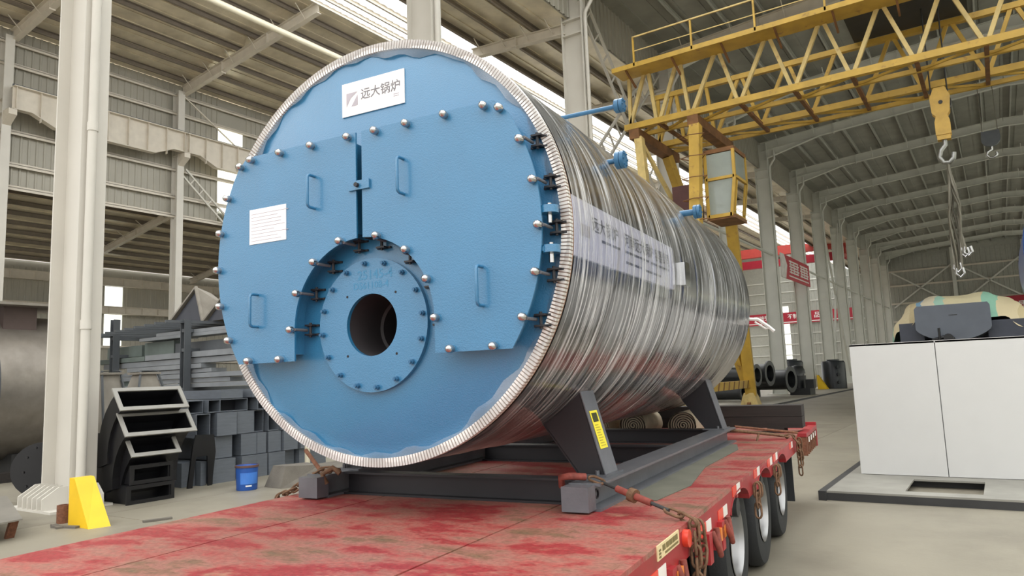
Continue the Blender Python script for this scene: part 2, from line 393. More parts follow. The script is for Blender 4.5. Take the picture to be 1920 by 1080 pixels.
def purlin(x, z, y0, y1, mat, h=.2, w=.075):
    part('purlin', MB().box(x-.006, x+.006, y0, y1, z, z+h).box(x-.006, x+w, y0, y1, z, z+.014).box(x-.006, x+w, y0, y1, z+h-.014, z+h), mat, ceil)
x = -7.51-1.33
while x < 13:
    purlin(x, RA(x)+.48, -6, YE, 'purlin_light'); x += 1.33
x = -32.0
while x < -22.6:
    purlin(x, RB(x)+.5, -6, YE, 'purlin_grey', .22, .1); x += 1.36
for x in (-14.2, -13.05, -11.9): purlin(x, RL(x)+.34, -6, YE, 'purlin_grey', .2, .09)
x = -42.8
while x < -33:
    purlin(x, RC(x)+.34, -6, 60, 'purlin_grey', .2, .08); x += 1.2
SKX = lambda x: 17.75+(x+22.7)*(13.25-17.75)/8.4
for x in (-22.4, -20.4, -18.4, -16.4): purlin(x, SKX(x)-.22, -6, YE, 'frame_paint', .18, .08)
for k in range(-1, 13):      # one sheet of roof per bay and slope
    y0 = CY[0]+7.48*k; y1 = min(y0+7.48, YE)
    for a, b, zf, dz, mat in ((-10.7, 1.5, RA, .69, 'foil_dark'), (1.5, 13.2, RA, .69, 'foil_dark'), (-32.8, -22.5, RB, .73, 'foil'), (-14.5, -10.6, RL, .55, 'foil'), (-43.6, -32.8, RC, .55, 'foil')):
        if zf is RC and k > 6: continue
        if zf is RA and k < 2:                                   # unseen rooflight strips added over the near bays to brighten the hall
            xs = [a+(b-a)*i/6 for i in range(7)]
            for i in range(6):
                m2 = MB().add([(xs[i], y0, zf(xs[i])+dz), (xs[i+1], y0, zf(xs[i+1])+dz), (xs[i+1], y1, zf(xs[i+1])+dz), (xs[i], y1, zf(xs[i])+dz)], [(0, 1, 2, 3)])
                part('roof_light' if i % 3 else 'roof_sheet', m2, 'skylight_sheet' if i % 3 else mat, ceil)
            continue
        mb = MB(); nn = int((b-a)/.7)
        for i in range(nn):
            xa, xb = a+(b-a)*i/nn, a+(b-a)*(i+1)/nn; d = 0.
            xm = xa+(xb-xa)*.85; za, zm, zb = zf(xa)+dz, zf(xm)+dz, zf(xb)+dz
            mb.add([(xa, y0, za), (xm, y0, zm), (xm, y0, zm-.03), (xb, y0, zb-.03), (xb, y0, zb), (xa, y1, za), (xm, y1, zm), (xm, y1, zm-.03), (xb, y1, zb-.03), (xb, y1, zb)], [(0, 1, 6, 5), (1, 2, 7, 6), (2, 3, 8, 7), (3, 4, 9, 8)])
        part('roof_sheet', mb, mat, ceil)
    m2 = MB(); corr(m2, (-22.7, y0, SKX(-22.7)), (0, 1, 0), (8.4, 0, SKX(-14.3)-SKX(-22.7)), y1-y0, math.hypot(8.4, SKX(-14.3)-SKX(-22.7)), .35, .03)
    part('roof_light', m2, 'skylight_sheet', ceil)
part('roof_drain_pipe', MB().cyl((-23.6, -6, 16.2), (-23.6, 60, 16.2), .13, n=14), 'pvc_white', ceil, 40)

# ---- walls
def wall(name, mb, mat): return struct(name, mb, mat)
wl = wall('wall_left', MB().box(-32.78, -32.74, -6, 22.0, 9.88, 16.6).box(-32.78, -32.74, 23.5, YE, 9.88, 16.6).box(-32.78, -32.74, 22, 23.5, 15.05, 16.6), 'cladding')
mb = MB(); corr(mb, (-32.73, -6, 9.9), (0, 1, 0), (0, 0, 1), 28.0, 6.7, .3, .035); part('ribbed_sheet', mb, 'cladding', wl)
mb = MB(); corr(mb, (-32.73, 23.5, 9.9), (0, 1, 0), (0, 0, 1), 36.0, 6.7, .3, .035); part('ribbed_sheet', mb, 'cladding', wl)
for z in (16.0, 15.05, 12.2, 10.84, 9.88):
    part('girt', MB().box(-32.70, -32.52, -6, YE, z, z+.02).box(-32.70, -32.68, -6, YE, z-.06, z+.14).box(-32.54, -32.52, -6, YE, z-.1, z+.02), 'frame_paint', wl)
part('window_sheet', MB().box(-32.77, -32.75, 22.0, 23.5, 9.9, 15.05), 'window_sheet', wl)
wb = wall('wall_back_left', MB().box(-43.8, -43.7, -6, 22.0, 0, 8.85).box(-43.8, -43.7, 23.1, 60, 0, 8.85).box(-43.8, -43.7, 22, 23.1, 0, 4.2).box(-43.8, -43.7, 22, 23.1, 7.8, 8.85), 'cladding')
mb = MB(); corr(mb, (-43.68, -6, 0), (0, 1, 0), (0, 0, 1), 28.0, 8.5, .3, .035); corr(mb, (-43.68, 23.1, 0), (0, 1, 0), (0, 0, 1), 36, 8.5, .3, .035); part('ribbed_sheet', mb, 'cladding', wb)
for z0 in (4.2, 5.3, 6.6): part('window_pane', MB().box(-43.76, -43.74, 22.0, 23.1, z0, z0+1.1), 'window_sheet', wb)
for z in (1.6, 3.2, 4.1, 6.1): part('girt', MB().box(-43.66, -43.5, -6, 60, z, z+.14), 'frame_paint', wb)
gm = MB().box(-43.3, -43.1, -6, 60, 7.75, 7.79).box(-43.3, -43.1, -6, 60, 8.2, 8.24).box(-43.22, -43.2, -6, 60, 7.79, 8.2)
y = -6
while y < 60: gm.box(-43.2, -43.1, y, y+.03, 7.79, 8.2); y += 1.2
part('runway_beam', gm, 'frame_paint', wb)
gm = MB().box(-43.3, -43.1, -6, 60, 6.1, 6.14).box(-43.3, -43.1, -6, 60, 6.5, 6.54).box(-43.22, -43.2, -6, 60, 6.14, 6.5)
y = -6
while y < 60: gm.box(-43.2, -43.1, y, y+.03, 6.14, 6.5); y += 1.0
part('tie_beam', gm, 'frame_paint', wb)

we = wall('wall_end', MB().prism([(-10.6, 0), (13.4, 0), (13.4, 14.75), (1.5, 15.6), (-10.6, 14.75)], YE, YE+.1), 'cladding_far')
mb = MB(); corr(mb, (-10.6, YE-.02, 0), (1, 0, 0), (0, 0, 1), 24, 14.6, .5, .05); part('ribbed_sheet', mb, 'cladding_far', we)
for z in (4.2, 6.4, 8.6, 10.8, 12.6): part('girt', MB().box(-10.6, 13.4, YE-.2, YE-.02, z, z+.2), 'frame_paint', we)
for x in (-3.6, 3.4): part('wall_post', MB().box(x-.2, x+.2, YE-.5, YE-.05, 0, 15), 'column_far', we)
for a, b in (((-10.2, 8.2), (-3.7, 13.0)), ((-10.2, 12.6), (-3.7, 8.0)), ((-3.5, 13.0), (3.4, 8.2)), ((-3.5, 8.0), (3.4, 13.4))):
    part('brace', MB().bar((a[0], YE-.35, a[1]), (b[0], YE-.35, b[1]), .16, .16), 'column_far', we)
wf = wall('wall_far', MB().box(-32.8, -24.2, YE, YE+.1, 0, 18).box(-22.8, -10.6, YE, YE+.1, 0, 18).box(-24.2, -22.8, YE, YE+.1, 9.6, 18), 'cladding_far')
mb = MB(); corr(mb, (-22.8, YE-.02, 0), (1, 0, 0), (0, 0, 1), 12.2, 17, .5, .05); part('ribbed_sheet', mb, 'cladding_far', wf)
for z in (1.6, 3.0, 4.4, 5.8, 7.2, 8.6, 10, 11.4, 12.8): part('girt', MB().box(-32.8, -10.6, YE-.14, YE-.02, z, z+.12), 'column_far', wf)
for z in (.2, 2, 4, 6, 8): part('window_pane', MB().box(-24.2, -22.8, YE+.02, YE+.05, z-.2, z+1.7), 'window_sheet', wf)
for x in (-29, -21.6, -16.2): part('wall_post', MB().box(x-.18, x+.18, YE-.4, YE-.05, 0, 17), 'column_far', wf)
wu = wall('wall_upper', MB().box(-10.62, -10.58, -6, YE, 13.0, 14.75), 'cladding')
mb = MB(); corr(mb, (-10.56, -6, 13.0), (0, 1, 0), (0, 0, 1), 60, 1.7, .3, .04); part('ribbed_sheet', mb, 'cladding', wu)
# right side of the hall, unseen beside the camera: glazing enlarged to brighten the hall
wr = wall('wall_right', MB().box(13.4, 13.5, 4, YE, 0, 1.3).box(13.4, 13.5, 4, YE, 5.6, 6.0).box(13.4, 13.5, 4, YE, 10.6, 14.75), 'cladding_far')
for j in range(13):
    y0 = 4+7.48*j; y1 = min(y0+7.4, YE)
    part('window_pane', MB().box(13.44, 13.46, y0, y1, 1.3, 5.6), 'window_sheet', wr)
    part('window_pane', MB().box(13.44, 13.46, y0, y1, 6.0, 10.6), 'window_sheet', wr)
    part('wall_post', MB().ibeam((13.0, y0, 0), (13.0, y0, 14), .3, .6, .015, .025, (0, 1, 0)), 'column_far', wr)

# ---- interior column row
SPOT = ['standing behind the yellow wedge guard', 'rising right behind the top of the boiler', 'with wide stiffened web, left of the gantry crane end']
def column(k, x0, x1, y, zt, label, group=None, pipe=True, fins=False):
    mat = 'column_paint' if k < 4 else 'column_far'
    c = thing('steel_column', label, 'column', ((x0+x1)/2, y+.17, 0), 'H', group)
    part('flange', MB().box(x1-.03, x1, y, y+.34, 0, zt), mat, c)
    part('flange', MB().box(x0, x0+.03, y, y+.34, 0, zt), mat, c)
    part('web', MB().box(x0+.03, x1-.03, y+.155, y+.185, 0, zt), mat, c)
    for z in ((12.35, 12.85) if x1 > -12 else (12.8, 13.4)):
        part('stiffener', MB().box(x0+.03, x1-.03, y+.01, y+.155, z, z+.03), mat, c)
    part('base_plate', MB().box(x0-.2, x1+.2, y-.3, y+.46, 0, .03), mat, c)
    if fins:
        for i in range(6):
            xx = x0+.06+i*(x1-x0-.1)/5
            part('base_fin', MB().prism([(y, .03), (y, .3), (y-.1, .3), (y-.3, .17), (y-.3, .03)], xx, xx+.022, 'x'), mat, c)
        part('base_fin', MB().prism([(x1, .03), (x1, .3), (x1+.09, .3), (x1+.24, .17), (x1+.24, .03)], y+.3, y+.322, 'y'), mat, c)
    if pipe:
        px, py = x1+.085, y+.1
        m2 = MB().tube([(px, py, .15), (px, py, zt-1.6), (px+.02, py, zt-1.4), (px+.3, py, zt-1.0), (px+.3, py, zt-.5)], .06, 12)
        pp = part('downpipe', m2, mat, c, 50)
        for z in (2.3, 5.0, 7.6): part('pipe_collar', MB().cyl((px, py, z), (px, py, z+.12), .07, n=12), mat, pp, 50)
    return c
for k, y in enumerate(CY):
    lab = 'tall grey steel H column '+(SPOT[k] if k < 3 else 'with downpipe, %s of the row counted from the wedge guard' % ORD[k])
    column(k, -10.78, -10.03, y, 14.4, lab, 'interior column row', True, k == 0)
for k in range(1, 6):
    c = column(k, -32.66, -32.15, CY[k]-.2, 16.1, 'grey steel wall column carrying the runway girder, %s along the far left wall' % ORD[k-1], 'far wall columns', False)
    yy = CY[k]-.03
    part('bracket', MB().prism([(-32.15, 12.3), (-31.6, 12.62), (-31.6, 12.85), (-32.15, 12.85)], yy-.15, yy+.15), 'frame_paint', c)
for k in range(1, 5):      # fish-bellied runway girder, one length per bay
    y0, y1 = CY[k]-.03, CY[k+1]-.03; xg = -31.75
    g = thing('runway_girder', 'pale haunched steel runway girder with stiffeners on the far wall, %s bay' % ORD[k-1], 'girder', (xg, (y0+y1)/2, 12.86), 'H', 'runway girders')
    part('web', MB().prism([(y0+.01, 12.9), (y0+.7, 12.9), (y0+1.6, 12.5), (y1-1.6, 12.5), (y1-.7, 12.9), (y1-.01, 12.9), (y1-.01, 13.8), (y0+.01, 13.8)], xg-.01, xg+.01, 'x'), 'frame_paint', g)
    part('top_flange', MB().box(xg-.2, xg+.2, y0+.01, y1-.01, 13.8, 13.84), 'frame_paint', g)
    part('rail', MB().box(xg-.04, xg+.04, y0+.01, y1-.01, 13.84, 13.93), 'rack_steel', g)
    for a, b in (((y0+.01, 12.88), (y0+.7, 12.88)), ((y0+.7, 12.88), (y0+1.6, 12.48)), ((y0+1.6, 12.48), (y1-1.6, 12.48)), ((y1-1.6, 12.48), (y1-.7, 12.88)), ((y1-.7, 12.88), (y1-.01, 12.88))):
        part('bottom_flange', MB().bar((xg, a[0], a[1]), (xg, b[0], b[1]), .3, .03), 'frame_paint', g)
    for i in range(9):
        yy = y0+.12+i*(y1-y0-.24)/8; part('stiffener', MB().box(xg+.01, xg+.15, yy-.012, yy+.012, 12.92 if (yy < y0+1 or yy > y1-1) else 12.55, 13.8), 'frame_paint', g)
# bracing
def lattice(name, label, a, b, off, cat='brace'):
    a, b, o = Vector(a), Vector(b), Vector(off); t = thing(name, label, cat, tuple(b)); 
    part('chord', MB().bar(a+o, b+o, .08, .08), 'column_paint', t); part('chord', MB().bar(a-o, b-o, .08, .08), 'column_paint', t)
    for i in range(1, 12):
        p = a.lerp(b, i/12); part('rung', MB().bar(p+o, p-o, .05, .05), 'column_paint', t)
lattice('lattice_brace', 'white ladder-like diagonal brace falling right between columns, by crane end', (-10.3, CY[2]+.4, 13.9), (-10.3, CY[3], 7.4), (0, .22, .24))
lattice('lattice_brace', 'white ladder-like diagonal brace falling left behind the blue nozzle', (-10.5, CY[3], 13.9), (-10.5, CY[2]+.4, 7.4), (0, -.22, .24))
lattice('lattice_brace', 'pale ladder brace sloping down from the far wall column bracket', (-32.3, CY[2]+.2, 12.1), (-32.3, CY[2]+6, 7.0), (0, .12, .14))
solo('wall_brace_rod', MB().bar((-32.3, CY[2]+.2, 15.9), (-32.3, CY[3], 11.4), .06, .06), 'frame_paint', 'thin diagonal rod across the upper far wall beside the window', 'brace', (-32.3, CY[3], 11.4))
for a, b, w in (((CY[7]+.3, 13.2), (CY[8], .6), 'falling right'), ((CY[8], 13.2), (CY[7]+.3, .6), 'falling left')):
    solo('cross_brace', MB().bar((-10.2, a[0], a[1]), (-10.2, b[0], b[1]), .14, .14), 'column_far', 'long grey cross brace %s between two columns beside the white unit' % w, 'brace', (-10.2, b[0], b[1]))
for k in range(3, 12):
    solo('tie_strut', MB().cyl((-10.2, CY[k]+.34, 7.85), (-10.2, CY[k+1], 7.85), .07, n=10), 'column_far', 'horizontal tube strut joining the %s and %s interior columns' % (ORD[k], ORD[k+1]), 'strut', (-10.2, CY[k]+3.7, 7.85), 'H', 'column row struts', 40)

# ---- signs
def flat_text(body, par, mat, x0, x1, zc, y, hmax=9):
    mbt, w = text_mb(body, lambda u, v: (u, v, 0)); s = min((x1-x0)/w, hmax)
    xo = (x0+x1)/2-w*s/2
    mbt.v = [(xo+a*s, y, zc-.38*s+b*s) for a, b, c in mbt.v]; return part('lettering', mbt, mat, par)
bn = thing('slogan_banner', 'long red slogan banner with white characters on the far end wall', 'banner', (-20, YE-.3, 7.2))
part('cloth', MB().box(-29.6, -14.2, YE-.34, YE-.3, 7.2, 8.72), 'banner_red', bn)
flat_text('不接受', bn, 'banner_white', -27.3, -25.3, 8.15, YE-.35); flat_text('不制造', bn, 'banner_white', -22.95, -20.95, 8.15, YE-.35)
flat_text('品', bn, 'banner_white', -19.6, -18.9, 8.15, YE-.35)
part('print_line', MB().box(-29.4, -14.4, YE-.355, YE-.35, 7.35, 7.47), 'banner_white', bn)
b2 = thing('slogan_banner', 'red slogan banner with white characters right of the covered boiler', 'banner', (5, YE-.6, 5.7))
part('cloth', MB().box(-.2, 9, YE-.64, YE-.6, 5.7, 8.6), 'banner_red', b2)
flat_text('究质', b2, 'banner_white', 1.25, 3.2, 7.55, YE-.65); part('print_line', MB().box(.2, 8.5, YE-.655, YE-.65, 6.3, 6.5), 'banner_white', b2)
sg = thing('hanging_sign', 'red and white sign board fixed between two interior columns', 'sign', (-9.85, 46.7, 6.6))
part('board', MB().box(-9.9, -9.84, 43.3, 50.0, 6.6, 8.0), 'sign_red', sg)
part('white_end', MB().prism([(42.6, 6.6), (43.5, 6.6), (44.0, 7.4), (43.4, 8.0), (42.6, 8.0)], -9.9, -9.835, 'x'), 'banner_white', sg)
for y0, y1 in ((44.5, 47.0), (47.3, 49.6)):      # two dense characters too blurred to read: kept as stroke blocks
    mb = MB()
    for i in range(5):
        z = 7.02+i*.165; mb.box(-9.84, -9.83, y0+.1*(i % 2), y1-.15*((i+1) % 2), z, z+.09)
    for t in (.12, .45, .8): mb.box(-9.84, -9.828, y0+(y1-y0)*t, y0+(y1-y0)*t+.18, 7.0, 7.78)
    part('print_block', mb, 'banner_white', sg)
part('print_line', MB().box(-9.84, -9.83, 44.3, 49.6, 6.78, 6.86), 'banner_white', sg)
rb = thing('bridge_crane', 'orange red bridge crane girder spanning the far nave', 'crane', (-21, 75, 11.9))
part('girder', MB().box(-31, -11.2, 74.6, 75.2, 12.7, 13.6), 'bridge_red', rb); part('girder', MB().box(-31, -11.2, 77, 77.6, 11.9, 12.7), 'banner_red', rb)
part('end_truck', MB().box(-11.6, -11.1, 73.5, 78.5, 11.9, 12.5), 'bridge_red', rb)
# ================================================================== trailer (trailer frame: metres, y along the trailer)
DZ = .95; XR, XL = -1.02, -4.02; TY0, TY1 = -1.6, 10.6
tr = thing('flatbed_trailer', 'red low flatbed trailer with worn steel deck carrying the big boiler', 'trailer', (-2.52, 4.5, 0), 'T')
for a, b in ((XL, -3.272), (-3.26, -1.908), (-1.893, -1.075)):
    for y0, y1 in ((TY0, 4.9), (4.906, TY1)):
        part('deck_plate', MB().box(a, b, y0, y1, DZ-.012, DZ), 'deck_red', tr)
part('deck_edge', MB().box(-1.069, XR, TY0, TY1, DZ-.02, DZ+.004), 'deck_red', tr)
part('main_beam', MB().ibeam((-2.0, TY0, .72), (-2.0, TY1, .72), .42, .16), 'trailer_red', tr)
part('main_beam', MB().ibeam((-3.05, TY0, .72), (-3.05, TY1, .72), .42, .16), 'trailer_red', tr)
for i in range(14):
    y = TY0+.3+i*.85; part('cross_member', MB().box(XL+.03, XR-.03, y, y+.06, DZ-.12, DZ-.014), 'trailer_red', tr)
WY = (5.72, 6.99, 8.25); AR = (5.46, 6.60, 7.72)
# side rails with the arched openings
def rail_poly(z0):
    P = [(TY0, DZ-.02), (TY0, z0)]
    for c in AR:
        P += [(c-.40, z0)]
        for i in range(1, 10):
            t = PI-PI*i/10; P.append((c+.36*math.cos(t), z0+.125*math.sin(t)))
        P += [(c+.40, z0)]
    return P+[(TY1, z0), (TY1, DZ-.02)]
part('side_rail', MB().prism(rail_poly(DZ-.17), XR-.018, XR, 'x'), 'trailer_red', tr)
part('side_rail', MB().prism(rail_poly(DZ-.17), XL, XL+.018, 'x'), 'trailer_red', tr)
for c in AR:
    P = []
    for i in range(11):
        t = PI-PI*i/10; P.append((XR-.04, c+.36*math.cos(t), DZ-.17+.125*math.sin(t)))
    mb = MB()
    for a, b in zip(P, P[1:]): mb.bar(a, b, .09, .012, (0, 0, 1))
    part('arch_lip', mb, 'trailer_red', tr)
    part('spring_hanger', MB().cyl((XR-.16, c+.12, DZ-.2), (XR-.04, c+.12, DZ-.2), .07, n=14).box(XR-.15, XR-.05, c+.06, c+.18, DZ-.18, DZ-.05), 'base_dark', tr, 40)
def reflector(y, zc=None):
    z = DZ-.105 if zc is None else zc
    part('white_reflector', MB().box(XR, XR+.004, y, y+.13, z-.033, z+.033), 'reflector_white', tr)
    part('red_reflector', MB().box(XR, XR+.004, y-.15, y-.005, z-.033, z+.033), 'reflector_red', tr)
for y, z in ((3.36, DZ-.13), (4.36, None), (4.85, None), (5.345, DZ-.035), (6.25, DZ-.035), (6.98, DZ-.04), (7.35, DZ-.035), (8.6, DZ-.05), (1.6, None), (.4, None)): reflector(y, z)
npl = part('plate', MB().box(XR, XR+.006, 3.36, 3.745, DZ-.062, DZ+.006), 'plate_cream', tr)
for i, (a, b) in enumerate(((.0, .05), (.065, .11), (.12, .165), (.175, .22), (.23, .27))):
    part('plate_print', MB().box(XR+.006, XR+.008, 3.44+a, 3.44+b, DZ-.032, DZ-.006), 'plate_ink', npl)
part('plate_print', MB().box(XR+.006, XR+.008, 3.48, 3.72, DZ-.052, DZ-.042), 'plate_ink', npl)
for z in (-.05, -.035, -.02): part('plate_print', MB().box(XR+.006, XR+.008, 3.38, 3.41, DZ+z-.004, DZ+z+.005), 'plate_ink', npl)
part('marker_lamp', MB().cyl((XR, 3.86, DZ-.06), (XR+.03, 3.86, DZ-.06), .045, n=14), 'reflector_red', tr, 40)
for y in (3.55, 4.62):
    part('marker_lamp', MB().box(XR-.02, XR+.03, y, y+.16, DZ-.235, DZ-.16), 'lamp_orange', tr)
for y in (3.62, 4.42, 4.78):   # stake pockets below the rail
    part('tie_hook', MB().tube([(XR+.02, y, DZ-.14), (XR+.05, y, DZ-.22), (XR+.05, y+.06, DZ-.28), (XR+.03, y+.12, DZ-.22), (XR+.02, y+.12, DZ-.14)], .018, 8), 'rust_red', tr, 50)
    part('stake_pocket', MB().box(XR-.06, XR+.03, y-.12, y-.04, DZ-.3, DZ-.13), 'trailer_red', tr)
def tyre_mesh(w):
    r = .475; mb = MB(); mb.lathe([(.255, 0), (.33, -.015), (.44, -.01), (r-.01, .02), (r, .06), (r, w/2-.012), (r-.014, w/2-.006), (r-.014, w/2+.006), (r, w/2+.012), (r, w-.06), (r-.01, w-.02), (.44, w+.01), (.33, w+.015), (.255, w)], (0, 0, 0), (-1, 0, 0), 40, True); return mb
tm = tyre_mesh(.24).mesh('tyre', (0, 0, 0), 1, 35); tm.materials.append(MATS['rubber'])
rm = MB().lathe([(.262, -.012), (.252, -.014), (.245, .0), (.232, .03), (.225, .11), (.21, .14), (.18, .15), (.15, .16), (.12, .13), (.10, .07), (.07, .06), (0.001, .06)], (0, 0, 0), (-1, 0, 0), 36).mesh('wheel_rim', (0, 0, 0), 1, 40); rm.materials.append(MATS['rim_metal'])
nm = MB().lathe([(.016, 0), (.016, -.03), (.001, -.036)], (0, 0, 0), (-1, 0, 0), 6).mesh('wheel_nut', (0, 0, 0)); nm.materials.append(MATS['rim_metal'])
XW = -1.12
for y in WY:
    for side in (1, -1):
        for d in (0, .3):
            x = XW-d if side == 1 else -5.04-XW+d
            q = None if side == 1 else Matrix.Rotation(PI, 4, 'Z').to_quaternion()
            t_ = inst('tyre', tm, tr, (x, y, .475), q)
            if d == 0:
                w_ = inst('wheel_rim', rm, tr, (x, y, .475), q)
                if side == 1:
                    for i in range(8):
                        n_ = inst('wheel_nut', nm, w_, tr.location); n_.location = (-.15, .165*math.cos(i*PI/4), .165*math.sin(i*PI/4))
    part('axle', MB().cyl((-1.6, y, .475), (-3.44, y, .475), .07, n=12), 'base_dark', tr)
part('mud_flap', MB().box(-1.6, -1.06, 8.9, 8.92, .25, .8), 'rubber', tr)
part('tail_bar', MB().box(XL, XR+.1, TY1, TY1+.08, DZ-.25, DZ+.06), 'trailer_red', tr)
for i in range(7): part('tail_rib', MB().box(XR-.02, XR+.1, 9.3+i*.19, 9.34+i*.19, DZ-.24, DZ-.02), 'rust', tr)
part('tail_panel', MB().box(XR+.0, XR+.1, 9.3, 10.6, DZ-.03, DZ+.02), 'trailer_red', tr)
for i in range(4): part('white_reflector', MB().box(XR+.1, XR+.104, 9.5+i*.28, 9.6+i*.28, DZ-.1, DZ-.04), 'reflector_white', tr)

# ---- things lying on the deck
for i, z in enumerate((DZ+.06, DZ+.2)):
    solo('timber_baulk', MB().box(-3.9+.05*i, -.985, 9.62, 9.95, z, z+.135), 'timber_dark', 'long dark timber baulk across the trailer tail, %s of two' % ('lower', 'upper')[i], 'timber', (-2.4, 9.78, z), 'T', 'timber baulks at the trailer tail')
for i, x in enumerate((-3.5, -1.3)):
    solo('timber_packer', MB().box(x-.1, x+.1, 9.6, 9.97, DZ, DZ+.06), 'timber_dark', 'short dark packer under the baulks, %s end' % ('far', 'near')[i], 'timber', (x, 9.78, DZ), 'T')
def tarp_roll(x, r, y0, y1, label, mat='canvas'):
    t = thing('tarp_roll', label, 'tarp', (x, (y0+y1)/2, DZ), 'T', 'rolled tarps under the boiler tail')
    prof = MB(); n = 40; P = []
    for y in (y0, y0+.05, (y0+y1)/2, y1):
        P.append([(x+r*(1+.05*math.sin(3*a*2*PI/n+y*7))*math.cos(a*2*PI/n), y, DZ+r*.93+r*.93*(1+.04*math.sin(5*a*2*PI/n+y*4))*math.sin(a*2*PI/n)) for a in range(n)])
    V = [p for row in P for p in row]; F = [(i*n+k, i*n+(k+1) % n, (i+1)*n+(k+1) % n, (i+1)*n+k) for i in range(3) for k in range(n)]
    part('roll', MB().add(V, F), mat, t, 60)
    m2 = MB(); pts = []
    for k in range(150):
        a = k*.22; rr = r*.93*(1-k/160); pts.append((x+rr*math.cos(a), y0+.02+.004*math.sin(k), DZ+r*.93+rr*.93*math.sin(a)))
    part('spiral_end', m2.tube(pts, .009, 5), 'canvas', t, 60)
    part('core', MB().cyl((x, y0+.03, DZ+r*.93), (x, y0+.04, DZ+r*.93), r*.94, n=30), 'canvas_dark', t)
tarp_roll(-3.32, .15, 8.75, 9.5, 'small tan rolled tarp half hidden behind the front saddle leg')
tarp_roll(-2.86, .17, 8.75, 9.5, 'grey striped rolled tarp in the middle under the boiler tail')
tarp_roll(-2.24, .17, 8.75, 9.5, 'dark rolled tarp next to the rear saddle leg')
solo('rubber_mat', MB().prism([(-1.95, 4.6), (-1.36, 4.55), (-1.3, 5.2), (-1.42, 6.2), (-1.40, 7.6), (-1.5, 8.1), (-1.95, 8.1)], DZ+.001, DZ+.006, 'z'), 'mat_green', 'thin grey green mat on the deck under the skid rail', 'mat', (-1.6, 6.3, DZ), 'T')

# ================================================================== skid frame
sk = thing('boiler_skid', 'dark grey steel skid frame with saddle legs under the boiler', 'skid', (-2.704, 6.3, DZ), 'T')
bx0, bz = -2.704, 2.557; RZ = DZ+.16; RS = 1.286
for sgn in (1, -1):
    xo = bx0+sgn*1.135; xi = bx0+sgn*.935; xc = (xo+xi)/2
    rl = part('rail', MB().box(min(xo, xi), max(xo, xi), 4.12, 8.45, RZ-.016, RZ).box(min(xo, xi), max(xo, xi), 4.12, 8.45, DZ, DZ+.016).box(xc-.006, xc+.006, 4.14, 8.43, DZ+.016, RZ-.016), 'skid_steel', sk)
    part('end_cap', MB().box(min(xo, xi)+(.0 if sgn > 0 else .03), max(xo, xi)-(.03 if sgn > 0 else .0), 4.0, 4.12, DZ+.012, RZ-.006), 'skid_steel', rl)
    part('lifting_eye', MB().lathe([(.03, -.006), (.03, .006), (.022, .006), (.022, -.006)], (xo-sgn*.055, 4.2, DZ+.09), (1, 0, 0), 16, True), 'skid_dark', rl)
    for n_, (ys0, ys1) in enumerate(((4.42, 4.65), (8.10, 8.34))):
        a0, a1 = (math.radians(-45), math.radians(-60)) if sgn > 0 else (math.radians(-135), math.radians(-120))
        arc = [(bx0+(RS+.004)*math.cos(a0+(a1-a0)*i/8), bz+(RS+.004)*math.sin(a0+(a1-a0)*i/8)) for i in range(9)]
        f0 = (bx0+sgn*1.06, RZ); f1 = (bx0+sgn*.89, RZ)
        leg = part('saddle_leg', MB().prism([f0]+arc+[f1], ys0, ys0+.014), 'skid_dark', sk)
        part('leg_flange', MB().bar((f0[0], (ys0+ys1)/2, f0[1]), (arc[0][0], (ys0+ys1)/2, arc[0][1]), ys1-ys0, .014, (sgn, 0, .3)), 'skid_steel', leg)
        part('leg_flange', MB().bar((f1[0], (ys0+ys1)/2, f1[1]), (arc[-1][0], (ys0+ys1)/2, arc[-1][1]), ys1-ys0, .014, (sgn, 0, .3)), 'skid_dark', leg)
        part('foot_plate', MB().box(min(f0[0], f1[0])-.03, max(f0[0], f1[0])+.03, ys0-.06, ys1+.04, RZ, RZ+.012), 'skid_steel', leg)
        for yy in (ys0-.03, ys1+.02): part('foot_bolt', MB().cyl((f0[0]-sgn*.04, yy, RZ+.012), (f0[0]-sgn*.04, yy, RZ+.04), .014, n=6), 'skid_steel', leg)
for y in (4.34, 6.4, 8.24):
    part('cross_beam', MB().ibeam((bx0-.93, y, DZ+.08), (bx0+.93, y, DZ+.08), .16, .12, .01, .014), 'skid_dark', sk)
# warning label on the front leg flange
fa = Vector((bx0+1.06, 4.535, RZ)); aa = math.radians(-45); fb = Vector((bx0+RS*math.cos(aa), 4.535, bz+RS*math.sin(aa)))
dv = (fb-fa).normalized(); nv = Vector((dv.z, 0, -dv.x)); yv = Vector((0, 1, 0))
def on_leg(u, v, o): return fa+dv*v+yv*u+nv*o
def leg_quad(u0, u1, v0, v1, o): 
    return MB().add([on_leg(u0, v0, o), on_leg(u1, v0, o), on_leg(u1, v1, o), on_leg(u0, v1, o), on_leg(u0, v0, o-.002), on_leg(u1, v0, o-.002), on_leg(u1, v1, o-.002), on_leg(u0, v1, o-.002)], [(0,1,2,3), (4,7,6,5), (0,4,5,1), (1,5,6,2), (2,6,7,3), (3,7,4,0)])
wl_ = part('warning_label', leg_quad(-.075, .06, .17, .42, .012), 'label_yellow', sk)
part('label_panel', leg_quad(-.055, .035, .345, .405, .014), 'label_ink', wl_)
for i in range(9): part('label_line', leg_quad(-.05, .03-.012*(i % 3), .185+i*.017, .192+i*.017, .014), 'label_ink_pale', wl_)

